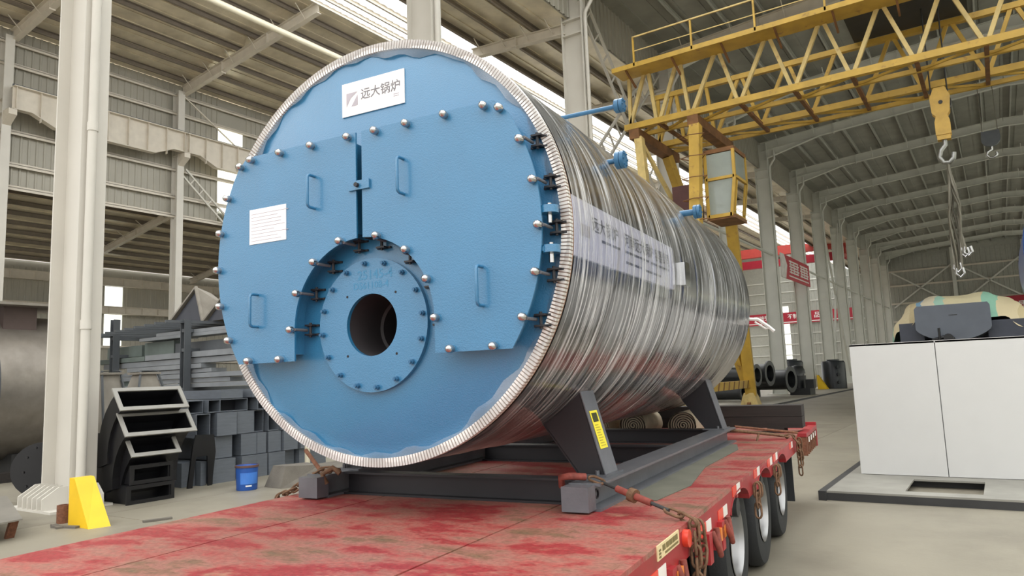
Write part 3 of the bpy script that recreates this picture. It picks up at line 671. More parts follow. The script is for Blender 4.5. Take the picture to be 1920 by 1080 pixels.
# ================================================================== boiler
bo = thing('fire_tube_boiler', 'large horizontal boiler with blue front doors and film wrapped stainless shell', 'boiler', (bx0, 6.4, bz-RS), 'T')
F0 = 3.474
n = 96
part('shell', MB().lathe([(RS, F0+.0), (RS, 9.12), (RS-.03, 9.3), (RS-.12, 9.42), (RS-.35, 9.46), (.001, 9.46)], (bx0, 0, bz), (0, 1, 0), n), 'stainless', bo, 40)
def film_pt(i, j, ny, na):
    y = F0+.06+(9.36-F0-.06)*i/ny; a = math.radians(-108+216*j/na)
    ph = y+.10*math.sin(a*1.3+y*.8)+.05*math.sin(a*3+y*2.1)
    w = .9*noise.noise(Vector((ph*7, a*.8, 3.3)))+.5*noise.noise(Vector((ph*19, a*1.1, 7.3)))+.3*noise.noise(Vector((ph*41, a*1.5, 1.3)))
    w = max(0, w-.05)**1.3
    r = RS+.0062+.011*w
    if y > 9.1: r -= (y-9.1)*.28
    return (bx0+r*math.cos(a), y, bz+r*math.sin(a))
ny, na = 420, 90
part('stretch_film', MB().add([film_pt(i, j, ny, na) for i in range(ny+1) for j in range(na+1)], [(i*(na+1)+j, i*(na+1)+j+1, (i+1)*(na+1)+j+1, (i+1)*(na+1)+j) for i in range(ny) for j in range(na)]), 'stretch_film', bo, 60, 'clear wrinkled plastic stretch film')
part('rim_strip', MB().lathe([(RS-.042, F0-.004), (RS+.004, F0-.004), (RS+.004, F0+.05), (RS-.042, F0+.05)], (bx0, 0, bz), (0, 1, 0), n, True), 'edge_wood', bo, 30)
mb = MB()
for i in range(400):
    a = 2*PI*i/400; c, s_ = math.cos(a), math.sin(a); t = .0066
    P = []
    for y in (F0-.011, F0+.03):
        for r, w in ((RS-.044, -t), (RS+.008, -t), (RS+.008, t), (RS-.044, t)): P.append((bx0+r*c-w*s_, y, bz+r*s_+w*c))
    mb.add(P, [(0,1,2,3), (7,6,5,4), (0,4,5,1), (1,5,6,2), (2,6,7,3), (3,7,4,0)])
part('rim_teeth', mb, 'film_edge', bo, None, 'white ribbed edging around the rim', 'stuff')
def ring_plate():
    # blue front with the burner throat cut out: hole ring -> outer ring -> shallow step -> rim
    N = 96; V = []; F = []
    for i in range(N):
        a = 2*PI*i/N; c, s__ = math.cos(a), math.sin(a)
        V += [(bx0+.19*c, F0, bz-.46+.19*s__), (bx0+1.15*c, F0, bz+1.15*s__), (bx0+1.165*c, F0+.006, bz+1.165*s__), (bx0+(RS-.04)*c, F0+.006, bz+(RS-.04)*s__)]
    for i in range(N):
        j = (i+1) % N
        for k in range(3): F.append((4*i+k, 4*j+k, 4*j+k+1, 4*i+k+1))
    return MB().add(V, F)
fp = part('front_plate', MB().lathe([], (bx0, 0, bz), (0, 1, 0), n) if False else ring_plate(), 'blue_paint', bo, 25)
# film folded over the rim
mb = MB()
for i in range(140):
    a0 = 2*PI*i/140; a1 = 2*PI*(i+1)/140
    def rr(a): return RS-.05-.03*abs(math.sin(a*3.1)+.6*math.sin(a*7.7+1))-.012*math.sin(a*31)
    V = []
    for a in (a0, a1):
        for r, y in ((RS+.01, F0+.02), (RS+.006, F0-.016), (rr(a), F0-.004-.006*math.sin(a*19))): V.append((bx0+r*math.cos(a), y, bz+r*math.sin(a)))
    mb.add(V, [(0, 1, 4, 3), (1, 2, 5, 4)])
part('film_fold', mb, 'clear_film', bo, 50)
def lp(x, z, d=0.): return (bx0+x, F0-d, bz+z)
# doors: smoke-box cover plates standing 0.13 m proud
RD, DT, DB, AX, AZ, AR_ = 1.185, .70, -.655, 0., -.46, .512
def door_poly(sg, RD, ins=0.):
    P = []; g = .022+ins
    top = DT-ins; bot = DB+ins; r = RD-ins; ra = AR_+ins
    P.append((g, top)); xa = .985-ins
    P.append((.93-ins, top)); a = math.atan2(.62, math.sqrt(r*r-.62*.62))
    b = math.asin((bot)/r)
    for i in range(25): t = a+(b-a)*i/24; P.append((r*math.cos(t), r*math.sin(t)))
    P.append((ra, bot)); P.append((ra, AZ))
    t0 = 0; t1 = math.acos(g/ra)
    for i in range(1, 15): t = t0+(t1-t0)*i/14; P.append((ra*math.cos(t), AZ+ra*math.sin(t)))
    return [(bx0+sg*x, bz+z) for x, z in P]
cap = MB().lathe([(.019, 0), (.019, .012), (.0235, .014), (.0235, .03), (.02, .042), (.012, .05), (.001, .053)], (0, 0, 0), (0, -1, 0), 12).mesh('cap_nut', (0, 0, 0), 1, 45); cap.materials.append(MATS['chrome'])
lug = MB().box(-.05, .05, -.012, .0, -.034, -.022).box(-.05, .05, -.012, 0, .022, .034).box(-.03, .03, -.05, 0, -.034, -.024).box(-.03, .03, -.05, 0, .024, .034).cyl((0, -.03, -.045), (0, -.03, .045), .009, n=8).mesh('clamp_lug', (0, 0, 0)); lug.materials.append(MATS['skid_dark'])
rod = MB().cyl((0, -.03, 0), (0, -.14, 0), .009, n=8).mesh('swing_bolt', (0, 0, 0)); rod.materials.append(MATS['skid_steel'])
def handle(door, x, z0, z1):
    d0, d1 = .13, .195
    pts = [lp(x, z0, d0), lp(x, z0, d1-.02), lp(x, z0+.006, d1-.006), lp(x, z0+.02, d1), lp(x, z1-.02, d1), lp(x, z1-.006, d1-.006), lp(x, z1, d1-.02), lp(x, z1, d0)]
    part('handle', MB().tube(pts, .0095, 10), 'blue_paint', door, 60)
NUTS = [(.07, .675), (.135, .675), (.36, .675), (.62, .675), (.875, .672), (.97, .64), (1.085, .445), (1.15, .215), (1.172, -.028), (1.145, -.27), (1.062, -.497), (.885, -.637), (.62, -.638), (.527, -.462), (.477, -.242), (.34, -.062), (.137, .045)]
for sg in (-1, 1):
    box = part('smoke_box', MB().prism(door_poly(sg, RD, .045), F0-.118, F0), 'blue_paint', bo)
    dr = part('door', MB().prism(door_poly(sg, RD), F0-.13, F0-.118), 'blue_paint', bo, None, 'blue hinged front door, %s half' % ('right' if sg > 0 else 'left'))
    for i, (x, z) in enumerate(NUTS):
        if (i == 0 and sg > 0) or (i == 1 and sg < 0): continue
        inst('cap_nut', cap, dr, lp(sg*x, z, .13))
        if 5 < i < 11 or i > 12:
            if i > 12: ux, uz = -sg*.04, (-.02 if i > 14 else 0)
            else: ux, uz = sg*.035*x, .03*z
            inst('swing_bolt', rod, dr, lp(sg*x+ux*.6, z+uz*.6, 0)); inst('clamp_lug', lug, dr, lp(sg*x+ux+(0.012*sg if i < 11 else -.012*sg), z+uz, 0))
    if sg < 0:
        handle(dr, -.346, .277, .479); handle(dr, -.824, -.424, -.219)
        dp = part('data_plate', MB().box(bx0-.896, bx0-.58, F0-.134, F0-.13, bz+.112, bz+.341), 'white_plate', dr)
        for i in range(9):
            part('plate_line', MB().box(bx0-.88, bx0-.62+.03*(i % 3)-.06*(i % 2), F0-.1345, F0-.134, bz+.13+i*.022, bz+.134+i*.022), 'plate_print_pale', dp)
    else:
        handle(dr, .325, .266, .474); handle(dr, .823, -.419, -.209)
        for z in (.06, -.15):
            hg = part('hinge', MB().cyl(lp(1.205, z-.02, .07), lp(1.205, z+.02, .07), .05, n=18).box(bx0+1.12, bx0+1.2, F0-.115, F0-.06, bz+z-.012, bz+z+.012), 'blue_paint', dr, 40)
            part('hinge_pin', MB().cyl(lp(1.205, z-.07, .07), lp(1.205, z+.035, .07), .014, n=10), 'chrome', hg, 40)
lt = part('door_latch', MB().box(bx0-.07, bx0+.085, F0-.145, F0-.131, bz+.34, bz+.395), 'blue_paint', bo); part('latch_bolt', MB().cyl(lp(0, .367, .145), lp(0, .367, .165), .014, n=8), 'skid_dark', lt)
# near-black strip painting the shade deep in the slot between the doors
part('slot_shade', MB().box(bx0-.02, bx0+.02, F0-.06, F0-.0, bz+.06, bz+.69), 'recess_shade', bo)
# burner mounting plate with the round throat
bp_ = part('burner_plate', MB().lathe([(.186, F0-.004), (.186, F0-.03), (.40, F0-.03), (.40, F0-.001)], (bx0, 0, bz+AZ), (0, 1, 0), 64), 'blue_paint', bo, 30)
hexm = MB().cyl((0, 0, 0), (0, -.02, 0), .016, n=6).cyl((0, -.02, 0), (0, -.034, 0), .009, n=8).mesh('hex_bolt', (0, 0, 0)); hexm.materials.append(MATS['blue_nozzle'])
for i in range(16):
    a = 2*PI*(i+.28)/16; inst('hex_bolt', hexm, bp_, (bx0+.373*math.cos(a), F0-.03, bz+AZ+.373*math.sin(a)))
for i in range(4):
    a = PI/4+i*PI/2; part('stud_hole', MB().cyl((bx0+.255*math.cos(a), F0-.0305, bz+AZ+.255*math.sin(a)), (bx0+.255*math.cos(a), F0-.031, bz+AZ+.255*math.sin(a)), .008, n=10), 'recess_shade', bp_)  # dark discs painting the shade inside the holes
for body, u0, v0, sz in (('25145-4', -.10, .275, .05), ('DS61108-4', -.13, .218, .05)):
    mbt, w = text_mb(body, lambda u, v: (u, v, 0)); s_ = .26/w if sz else 1
    mbt.v = [(bx0+u0+a*s_, F0-.031, bz+AZ+v0+b*s_) for a, b, c in mbt.v]; part('scribed_mark', mbt, 'scribe', bp_, None, None, 'stuff')
part('burner_throat', MB().lathe([(.187, F0-.003), (.187, F0+.3), (.17, F0+.31), (.17, F0+1.4), (.001, F0+1.4)], (bx0, 0, bz+AZ), (0, 1, 0), 48), 'dark_inside', bo, 40)
# name plate
npz = part('name_plate', MB().box(bx0-.225, bx0+.256, F0-.008, F0-.001, bz+.87, bz+1.088), 'white_plate', bo)
mbt, w = text_mb('远大锅炉', lambda u, v: (u, v, 0)); s_ = .30/w
mbt.v = [(bx0-.075+a*s_, F0-.009, bz+.965+b*s_) for a, b, c in mbt.v]; part('lettering', mbt, 'plate_print', npz)
part('plate_logo', MB().prism([(bx0-.19, bz+.93), (bx0-.19, bz+1.02), (bx0-.10, bz+1.02), (bx0-.155, bz+.985)], F0-.0095, F0-.009).prism([(bx0-.15, bz+.93), (bx0-.10, bz+1.0), (bx0-.10, bz+.93)], F0-.0095, F0-.009), 'plate_print_pale', npz)
for z in (.925, .938): part('plate_line', MB().box(bx0+.175, bx0+.215, F0-.0092, F0-.008, bz+z, bz+z+.005), 'plate_print_pale', npz)
# printed banner stuck round the shell
def cylp(y, deg, dr=.012):
    a = math.radians(deg); return (bx0+(RS+dr)*math.cos(a), y, bz+(RS+dr)*math.sin(a))
def shell_patch(y0, y1, a0, a1, dr, nn=12):
    V = [cylp(y, a0+(a1-a0)*i/nn, dr) for i in range(nn+1) for y in (y0, y1)]+[cylp(y, a0+(a1-a0)*i/nn, dr-.004) for i in range(nn+1) for y in (y0, y1)]
    m = 2*(nn+1); F = [(2*i, 2*i+1, 2*i+3, 2*i+2) for i in range(nn)]+[(m+2*i, m+2*i+2, m+2*i+3, m+2*i+1) for i in range(nn)]
    return MB().add(V, F)
bnn = part('shell_banner', shell_patch(3.53, 5.6, -7.6, 7.2, .003), 'banner_film', bo, 40)
DEG = 180/(PI*RS)
def shell_text(body, y0, y1, deg0, hh, mat='banner_ink'):
    mbt, w = text_mb(body, lambda u, v: (u, v, 0)); s_ = (y1-y0)/w
    mbt.v = [cylp(y0+a*s_, deg0+b*hh*DEG, .0046) for a, b, c in mbt.v]; part('lettering', mbt, mat, bnn)
shell_text('远大锅炉', 3.80, 4.26, .4, .10); shell_text('河南远大锅炉', 4.38, 5.02, .2, .10); shell_text('容器公司', 5.06, 5.44, .0, .10)
for y0, y1, d in ((3.95, 4.28, -1.6), (4.38, 4.9, -1.6), (4.95, 5.42, -1.7), (4.4, 4.72, -4.6), (4.8, 5.2, -4.8)):
    part('print_line', shell_patch(y0, y1, d-.35, d+.35, .0046, 2), 'banner_ink', bnn)
part('print_line', shell_patch(3.62, 3.76, -2.2, .8, .0046, 3), 'plate_print_pale', bnn)
part('sample_box', shell_patch(5.78, 5.92, -5.2, 3.2, .045).box(bx0+RS-.02, bx0+RS+.04, 5.78, 5.92, bz-.115, bz+.07), 'stainless', bo)
# nozzles
def nozzle(y, z, xa, xb, r, rf):
    nz_ = part('nozzle', MB().cyl((xa, y, z), (xb, y, z), r, n=16), 'blue_nozzle', bo, 40)
    part('flange', MB().cyl((xb-.01, y, z), (xb+.02, y, z), rf, n=24).cyl((xb+.024, y, z), (xb+.05, y, z), rf, n=24), 'blue_nozzle', nz_, 40)
    for i in range(6):
        a = i*PI/3; part('flange_bolt', MB().cyl((xb-.018, y+rf*.72*math.cos(a), z+rf*.72*math.sin(a)), (xb+.058, y+rf*.72*math.cos(a), z+rf*.72*math.sin(a)), .007, n=6), 'blue_nozzle', nz_)
nozzle(4.8, 3.65, -2.3, -1.55, .016, .05)
nozzle(4.6, 3.19, -1.9, -1.50, .018, .06)
nozzle(6.77, 3.24, -1.9, -1.48, .03, .065)
solo('film_scrap', MB().tube([(-1.5, 9.40, 2.37), (-1.38, 9.43, 2.36), (-1.26, 9.44, 2.26), (-1.2, 9.44, 2.2)], .022, 6).tube([(-1.42, 9.42, 2.33), (-1.3, 9.44, 2.24), (-1.24, 9.45, 2.24)], .014, 6), 'film_edge', 'loose white tail of stretch film flapping off the boiler end', 'film', (-1.5, 9.4, 2.3), 'T')

# ================================================================== chains and binders
lk = MB(); pts = []
for i in range(20):
    t = 2*PI*i/20; pts.append((.036*math.cos(t)+(.022 if math.cos(t) > 0 else -.022), .024*math.sin(t), 0))
lk.tube(pts, .0085, 7, True); lkm = lk.mesh('chain_link', (0, 0, 0), 1, 60); lkm.materials.append(MATS['chain_rust'])
def chain(par, pts, step=.085):
    pts = [Vector(p) for p in pts]; k = 0; seg = []; 
    for a, b in zip(pts, pts[1:]):
        L = (b-a).length; m = max(1, round(L/step))
        for i in range(m): seg.append((a.lerp(b, (i+.5)/m), (b-a).normalized()))
    for p, d in seg:
        q = d.to_track_quat('X', 'Z') @ Matrix.Rotation((PI/2)*(k % 2)+.3, 4, 'X').to_quaternion(); k += 1
        inst('chain_link', lkm, par, p, q)
c1 = thing('chain_binder', 'rusty chain and red ratchet binder holding the near front corner of the skid', 'chain', (-1.3, 4.1, DZ), 'T')
A, B = Vector((-1.66, 4.2, DZ+.185)), Vector((-1.06, 3.98, DZ+.03))
part('grab_hook', MB().tube([(-1.83, 4.16, DZ+.13), (-1.82, 4.13, DZ+.19), (-1.76, 4.12, DZ+.2), (-1.68, 4.18, DZ+.19)], .022, 8), 'rust_red', c1, 60)
chain(c1, [A, A.lerp(B, .16)])
part('screw', MB().cyl(A.lerp(B, .14), A.lerp(B, .34), .011, n=8), 'base_dark', c1)
part('barrel', MB().cyl(A.lerp(B, .32), A.lerp(B, .7), .02, n=12), 'rust_red', c1, 40)
part('ratchet', MB().cyl(A.lerp(B, .47), A.lerp(B, .53), .04, n=14), 'chain_rust', c1, 40)
part('screw', MB().cyl(A.lerp(B, .69), A.lerp(B, .88), .011, n=8), 'base_dark', c1)
chain(c1, [A.lerp(B, .86), B, (-.985, 3.95, DZ-.0), (-.98, 3.94, DZ-.34)], .075)
chain(c1, [(-.975, 4.04, DZ-.02), (-.97, 4.06, DZ-.16), (-.975, 4.0, DZ-.28)], .075)
c2 = thing('lashing_chain', 'rusty chain from the far front corner of the skid to the deck edge', 'chain', (-3.9, 4.2, DZ), 'T')
chain(c2, [(-3.62, 4.18, DZ+.19), (-3.74, 4.16, DZ+.18), (-4.0, 4.15, DZ+.04), (-4.13, 4.12, DZ-.02), (-4.15, 4.1, DZ-.1)], .075)
part('grab_hook', MB().tube([(-3.64, 4.1, DZ+.1), (-3.66, 4.08, DZ+.17), (-3.6, 4.12, DZ+.21), (-3.55, 4.14, DZ+.17)], .02, 8), 'chain_rust', c2, 60)
part('binder_handle', MB().cyl((-4.36, 4.66, DZ+.27), (-4.08, 4.6, DZ+.05), .017, n=10), 'rust', c2, 40)
c3 = thing('chain_binder', 'rusty chain and long binder at the rear near corner of the skid', 'chain', (-1.3, 8.6, DZ), 'T')
A, B = Vector((-1.62, 8.42, DZ+.13)), Vector((-1.02, 8.86, DZ+.02))
part('barrel', MB().cyl(A, A.lerp(B, .85), .018, n=10), 'chain_rust', c3, 40); part('binder_handle', MB().cyl(A+Vector((0, .25, .02)), B+Vector((.02, .3, .02)), .014, n=8), 'rust', c3, 40)
part('binder_stub', MB().cyl(A.lerp(B, .45), A.lerp(B, .45)+Vector((-.02, -.06, -.09)), .012, n=8), 'chain_rust', c3)
chain(c3, [A.lerp(B, .8), B, (-.975, 8.88, DZ-.05), (-.97, 8.9, DZ-.4)], .08)
chain(c3, [(-.965, 8.95, DZ-.02), (-.96, 9.0, DZ-.3)], .08)
for j, y in enumerate((5.98, 7.1)):
    ch = thing('hanging_chain', 'rusty loose chain hanging from the side rail, %s wheel arch' % ('by the first', 'by the second')[j], 'chain', (-.98, y, DZ-.2), 'T')
    chain(ch, [(-.985, y, DZ-.1), (-.98, y-.03, DZ-.32)], .08); chain(ch, [(-.98, y+.06, DZ-.1), (-.975, y+.05, DZ-.25)], .08)
# ================================================================== gantry crane (hall frame)
cr = thing('gantry_crane', 'yellow lattice truss gantry crane spanning the hall with an operator cab', 'crane', (-7.5, 22, 0))
YF, YR, ZB, ZT = 20.1, 22.4, 8.98, 10.55
XA, XB = -8.93, 10.2
bots = [-8.81, -7.83, -6.81, -5.39, -3.92, -2.47, -1.0, .47, 1.94, 3.4, 4.87, 6.34, 7.8, 9.3]
tops = [-8.64, -8.14, -7.12, -5.95, -4.52, -3.1, -1.67, -.25, 1.2, 2.67, 4.14, 5.6, 7.07, 8.55]
for y, dz in ((YF, 0), (YR, 0)):
    part('bottom_chord', MB().box(XA, XB, y-.09, y+.09, ZB-.09, ZB+.09), 'crane_yellow', cr)
    part('top_chord', MB().box(XA, XB, y-.08, y+.08, ZT, ZT+.16), 'crane_yellow', cr)
    dm = [(bots[0], tops[0])]
    for i in range(len(tops)-1): dm += [(bots[i], tops[i+1]), (bots[i+1], tops[i+1])]
    for b, t in dm:
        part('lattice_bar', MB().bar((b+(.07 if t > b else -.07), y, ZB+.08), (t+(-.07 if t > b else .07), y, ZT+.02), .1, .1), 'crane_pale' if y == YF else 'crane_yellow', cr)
for y in (YF+.7, YR+.75): part('bottom_chord', MB().box(XA, XB, y-.05, y+.05, ZB-.12, ZB), 'crane_yellow', cr)
for i, b in enumerate(bots[:-1]):
    part('cross_bar', MB().bar((b, YF, ZB-.06), (b, YR+.75, ZB-.06), .1, .1), 'crane_rust', cr)
    part('cross_bar', MB().bar((b, YR, ZB-.06), (bots[i+1], YR+.75, ZB-.06), .06, .06), 'crane_yellow', cr)
    part('cross_bar', MB().bar((b, YF+.7, ZB-.06), (bots[i+1], YF, ZB-.06), .06, .06), 'crane_yellow', cr)
part('walkway', MB().box(XA, XB, YF-.75, YF, ZT-.03, ZT+.03).box(XA, XB, YF-.78, YF-.75, ZT-.04, ZT+.1), 'crane_yellow', cr)
for i in range(14):
    x = -8.5+i*1.45; part('walkway_bracket', MB().bar((x, YF, ZT-.35), (x, YF-.7, ZT-.04), .05, .06), 'crane_rust', cr)
hr = part('handrail', MB().box(-8.2, XB, YF-.78, YF-.74, ZT+.88, ZT+.92).box(-8.2, XB, YF-.77, YF-.75, ZT+.45, ZT+.475), 'crane_pale', cr)
for i in range(10): part('rail_post', MB().box(-8.22+i*1.78, -8.17+i*1.78, YF-.78, YF-.73, ZT, ZT+.9), 'crane_yellow', hr)
for x in (-8.6, -6.75):
    part('end_beam', MB().box(x-.16, x+.16, YF-.15, YR+.95, ZB-.42, ZB-.12), 'crane_rust', cr)
FX = -7.42
def leg(a, b, w, mat='crane_pale'): part('leg', MB().bar(a, b, w, w), mat, cr)
leg((-8.5, YF, ZB-.4), (FX-.15, YF-1.2, .55), .24); leg((-6.72, YF, ZB-.4), (-6.85, YF-1.1, .55), .3, 'crane_yellow')
leg((-8.55, YR+.1, ZB-.4), (FX-.1, 25.9, 1.05), .26, 'crane_yellow'); leg((-6.85, YR+.6, ZB-.4), (FX+.03, 26.0, .55), .36, 'crane_yellow')
leg((-8.5, YF, ZB-.4), (-7.6, YR, 5.2), .1); 
for y in (YF-1.2, 26.0):
    part('foot', MB().prism([(FX-.34, .1), (FX+.34, .1), (FX+.22, .5), (FX+.16, .62), (FX-.16, .62), (FX-.22, .5)], y-.22, y+.22), 'crane_pale', cr)
    part('wheel', MB().cyl((FX-.06, y-.2, .16), (FX+.06, y-.2, .16), .14, n=16).cyl((FX-.06, y+.2, .16), (FX+.06, y+.2, .16), .14, n=16), 'crane_rust', cr, 40)
tb = part('tie_beam', MB().box(FX-.1, FX+.1, YF-1.2, 26.0, .8, 1.06), 'crane_yellow', cr)
for i in range(12):
    y = 19.6+i*.52; part('stripe_mark', MB().add([(FX+.101, y, .8), (FX+.101, y+.12, .8), (FX+.101, y+.26, 1.06), (FX+.101, y+.14, 1.06)], [(0, 1, 2, 3)]), 'crane_rust', tb)
for i in range(9): part('hoop', MB().tube([(-6.55, YF-.1, 3.2+i*.62), (-6.35, YF-.42, 3.2+i*.62), (-6.75, YF-.55, 3.2+i*.62), (-7.1, YF-.4, 3.2+i*.62), (-6.95, YF-.1, 3.2+i*.62)], .015, 5), 'crane_rust', cr)
part('power_box', MB().box(-7.75, -7.05, 20.6, 21.3, 6.0, 7.0), 'cab_box', cr)
cb = part('cab', MB().box(-6.62, -5.75, 20.35, 21.55, 7.72, 7.84).box(-6.62, -5.85, 20.35, 21.55, 5.75, 5.85).box(-6.66, -6.6, 20.35, 21.55, 5.8, 7.8), 'crane_rust', cr)
for (x, y), zz in (((-6.6, 20.36), 0), ((-5.78, 20.36), 0), ((-5.78, 21.52), 0), ((-6.6, 21.52), 0)):
    part('cab_post', MB().bar((x, y, 7.75), (x, y, 6.95), .08, .08).bar((x, y, 6.95), (x-(.16 if x > -6 else 0), y, 5.8), .08, .08), 'crane_yellow', cb)
part('cab_rail', MB().bar((-6.6, 20.36, 6.95), (-5.78, 20.36, 6.95), .08, .08).bar((-5.78, 20.36, 6.95), (-5.78, 21.52, 6.95), .08, .08).bar((-6.6, 20.36, 5.85), (-5.92, 20.36, 5.85), .08, .1).bar((-5.92, 20.36, 5.85), (-5.92, 21.52, 5.85), .08, .1), 'crane_yellow', cb)
for P in ([(-6.56, 7.0), (-5.82, 7.0), (-5.82, 7.7), (-6.56, 7.7)], [(-6.56, 5.9), (-5.98, 5.9), (-5.84, 6.9), (-6.56, 6.9)]): part('cab_window', MB().prism(P, 20.37, 20.385), 'cab_glass', cb)
part('cab_window', MB().box(-5.79, -5.775, 20.42, 21.46, 7.0, 7.7), 'cab_glass', cb)
part('cab_door_stile', MB().bar((-5.88, 20.5, 5.95), (-5.76, 20.5, 6.85), .05, .05), 'crane_yellow', cb); part('cab_door_stile', MB().bar((-5.88, 21.3, 5.95), (-5.76, 21.3, 6.85), .05, .05), 'crane_yellow', cb)
part('trolley', MB().box(-2.6, .2, YF+.2, YR-.1, ZT+.16, ZT+.75).box(-1.9, -.8, YF+.4, YR-.3, ZT+.7, ZT+1.1), 'base_dark', cr)
# hook block hanging from the trolley (rope, sheave block, hook)
hb = thing('hook_block', 'yellow twin plate crane hook block hanging on ropes from the gantry', 'hook', (-.64, 21.2, 6.9))
for dx in (-.2, .17): part('rope', MB().cyl((-.62+dx, 21.2, 8.2), (-.62+dx, 21.2, ZT+.2), .02, n=6), 'base_dark', hb)
for dy in (-.12, .12):
    part('cheek', MB().prism([(-.75, 8.45), (-.5, 8.45), (-.4, 8.2), (-.44, 7.8), (-.5, 7.7), (-.46, 7.55), (-.46, 7.2), (-.8, 7.2), (-.8, 7.55), (-.76, 7.7), (-.84, 7.8), (-.86, 8.2)], 21.2+dy-.02, 21.2+dy+.02), 'hook_yellow', hb)
part('sheave', MB().cyl((-.62, 21.13, 8.05), (-.62, 21.27, 8.05), .24, n=20), 'base_dark', hb, 40)
part('sheave_pin', MB().cyl((-.62, 21.04, 8.05), (-.62, 21.36, 8.05), .05, n=10), 'base_dark', hb)
part('crosshead', MB().box(-.78, -.48, 21.08, 21.32, 7.08, 7.3), 'hook_yellow', hb)
part('hook', MB().tube([(-.63, 21.2, 7.1), (-.63, 21.2, 6.95), (-.74, 21.2, 6.82), (-.78, 21.2, 6.65), (-.7, 21.2, 6.5), (-.58, 21.2, 6.48), (-.48, 21.2, 6.58), (-.46, 21.2, 6.72)], .06, 10), 'hook_steel', hb, 60)
sl_ = thing('wire_slings', 'bundle of hanging wire slings with shackles below the crane hook', 'sling', (-.6, 21.2, 3.6))
for i in range(7):
    random.seed(30+i); pts = []; xe = -.72+.05*i; ze = 3.72 if i < 4 else 4.2
    if i >= 4: xe = -.5+.03*(i-4)
    for t in range(9):
        k = t/8; pts.append((-.62+(xe+.62)*k+.09*math.sin(k*PI*2+i)*(1-abs(2*k-1)), 21.2+.1*math.sin(i*2.1+k*4)*k*(1-k)*3, 6.5+(ze-6.5)*k))
    part('wire', MB().tube(pts, .032, 6), 'sling', sl_, 60)
for x, z in ((-.62, 3.62), (-.66, 3.75), (-.47, 4.12), (-.4, 4.14)):
    part('shackle', MB().tube([(x-.06, 21.2, z+.14), (x-.09, 21.2, z), (x, 21.2, z-.1), (x+.09, 21.2, z), (x+.06, 21.2, z+.14)], .032, 8), 'chrome', sl_, 60)
h2 = thing('hook_block', 'small grey hook block with round sheave hanging farther down the hall', 'hook', (.55, 34, 9.3))
for dx in (-.26, .26): part('rope', MB().cyl((.55+dx, 34, 10.2), (.55+dx*.9, 34, 14.3), .015, n=6), 'sling', h2)
part('sheave', MB().prism([(.55+.33*math.cos(PI+PI*i/12), 10.2+.33*math.sin(PI+PI*i/12)) for i in range(13)]+[(.85, 10.5), (.25, 10.5)], 33.92, 34.08), 'rack_steel', h2)
part('hook', MB().tube([(.55, 34, 9.95), (.55, 34, 9.75), (.40, 34, 9.68), (.36, 34, 9.55), (.46, 34, 9.42), (.6, 34, 9.42), (.7, 34, 9.52), (.7, 34, 9.62)], .045, 8), 'chrome', h2, 60)
part('hoist_beam', MB().box(-1.2, 2.2, 33.9, 34.1, 14.25, 14.45), 'frame_paint', h2)

# ================================================================== white unit on its base frame
un = thing('white_panel_unit', 'big white panelled equipment box on a grey steel base frame', 'cabinet', (.2, 10.9, 0))
BT = .10
part('base_deck', MB().box(-1.72, -.98, 8.62, 11.6, BT-.02, BT).box(-.28, 2.4, 8.62, 11.6, BT-.02, BT).box(-.98, -.28, 8.62, 8.85, BT-.02, BT).box(-.98, -.28, 9.78, 11.6, BT-.02, BT), 'base_grey', un)
part('base_rail', MB().box(-1.72, 2.4, 8.62, 8.66, .0, BT-.02).box(-1.72, 2.4, 9.9, 9.95, 0, BT-.02).box(-1.72, 2.4, 11.5, 11.56, 0, BT-.02), 'base_dark', un)
part('base_end', MB().box(-1.8, -1.72, 8.58, 11.6, 0, BT), 'base_dark', un)
part('body', MB().box(-1.56, 2.3, 10.08, 11.5, BT, 1.68), 'unit_seam', un)
for a, b in ((-1.58, -.645), (-.635, .9), (.91, 2.32)): part('front_panel', MB().box(a, b, 10.05, 10.08, BT+.005, 1.7), 'unit_white', un)
part('side_panel', MB().box(-1.58, -1.56, 10.08, 11.52, BT, 1.7), 'unit_white', un); part('top_panel', MB().box(-1.58, 2.32, 10.05, 11.52, 1.68, 1.705), 'unit_white', un)

# ---- tarp covered boiler behind it
cv = thing('covered_boiler', 'dark grey boiler with round burner cover under a striped plastic tarp', 'boiler', (-.85, 26.5, 0))
ycv = 24.5
part('body', MB().cyl((-.83, ycv, 1.75), (-.83, ycv+5, 1.75), 1.5, n=40), 'burner_dark', cv, 40)
part('front_box', MB().box(-2.3, -1.7, ycv-1.3, ycv+.1, .4, 2.55), 'burner_dark', cv); part('front_box', MB().box(-.2, .62, ycv-1.3, ycv+.1, .4, 2.5), 'burner_dark', cv)
P = [(-.97+1.02*math.cos(t), 2.62+.62*math.sin(t)) for t in [PI*2*i/40 for i in range(40)]]
P = [(max(-1.86, min(-.1, a)), max(2.0, min(2.98, b))) for a, b in P]
part('burner_cover', MB().prism(P, ycv-1.7, ycv-.1), 'burner_grey', cv); part('slot', MB().box(-1.05, -.85, ycv-1.71, ycv-1.7, 2.68, 2.7), 'base_dark', cv)
part('valve_cluster', MB().tube([(-1.5, ycv-1.8, 1.6), (-1.45, ycv-1.85, 2.05), (-1.2, ycv-1.85, 2.1), (-1.0, ycv-1.85, 2.06), (-.9, ycv-1.8, 1.6)], .05, 8).cyl((-1.3, ycv-1.9, 2.0), (-1.3, ycv-1.9, 2.35), .03, n=8).cyl((-1.1, ycv-1.95, 2.08), (-1.1, ycv-1.75, 2.08), .11, n=12), 'duct_black', cv, 40)
P = []; nx, rowy = 48, [(-1.1, -.75), (-.95, -.6), (-.6, -.25), (-.3, -.05), (.2, 0), (1.5, .02), (3, -.03), (5, 0)]
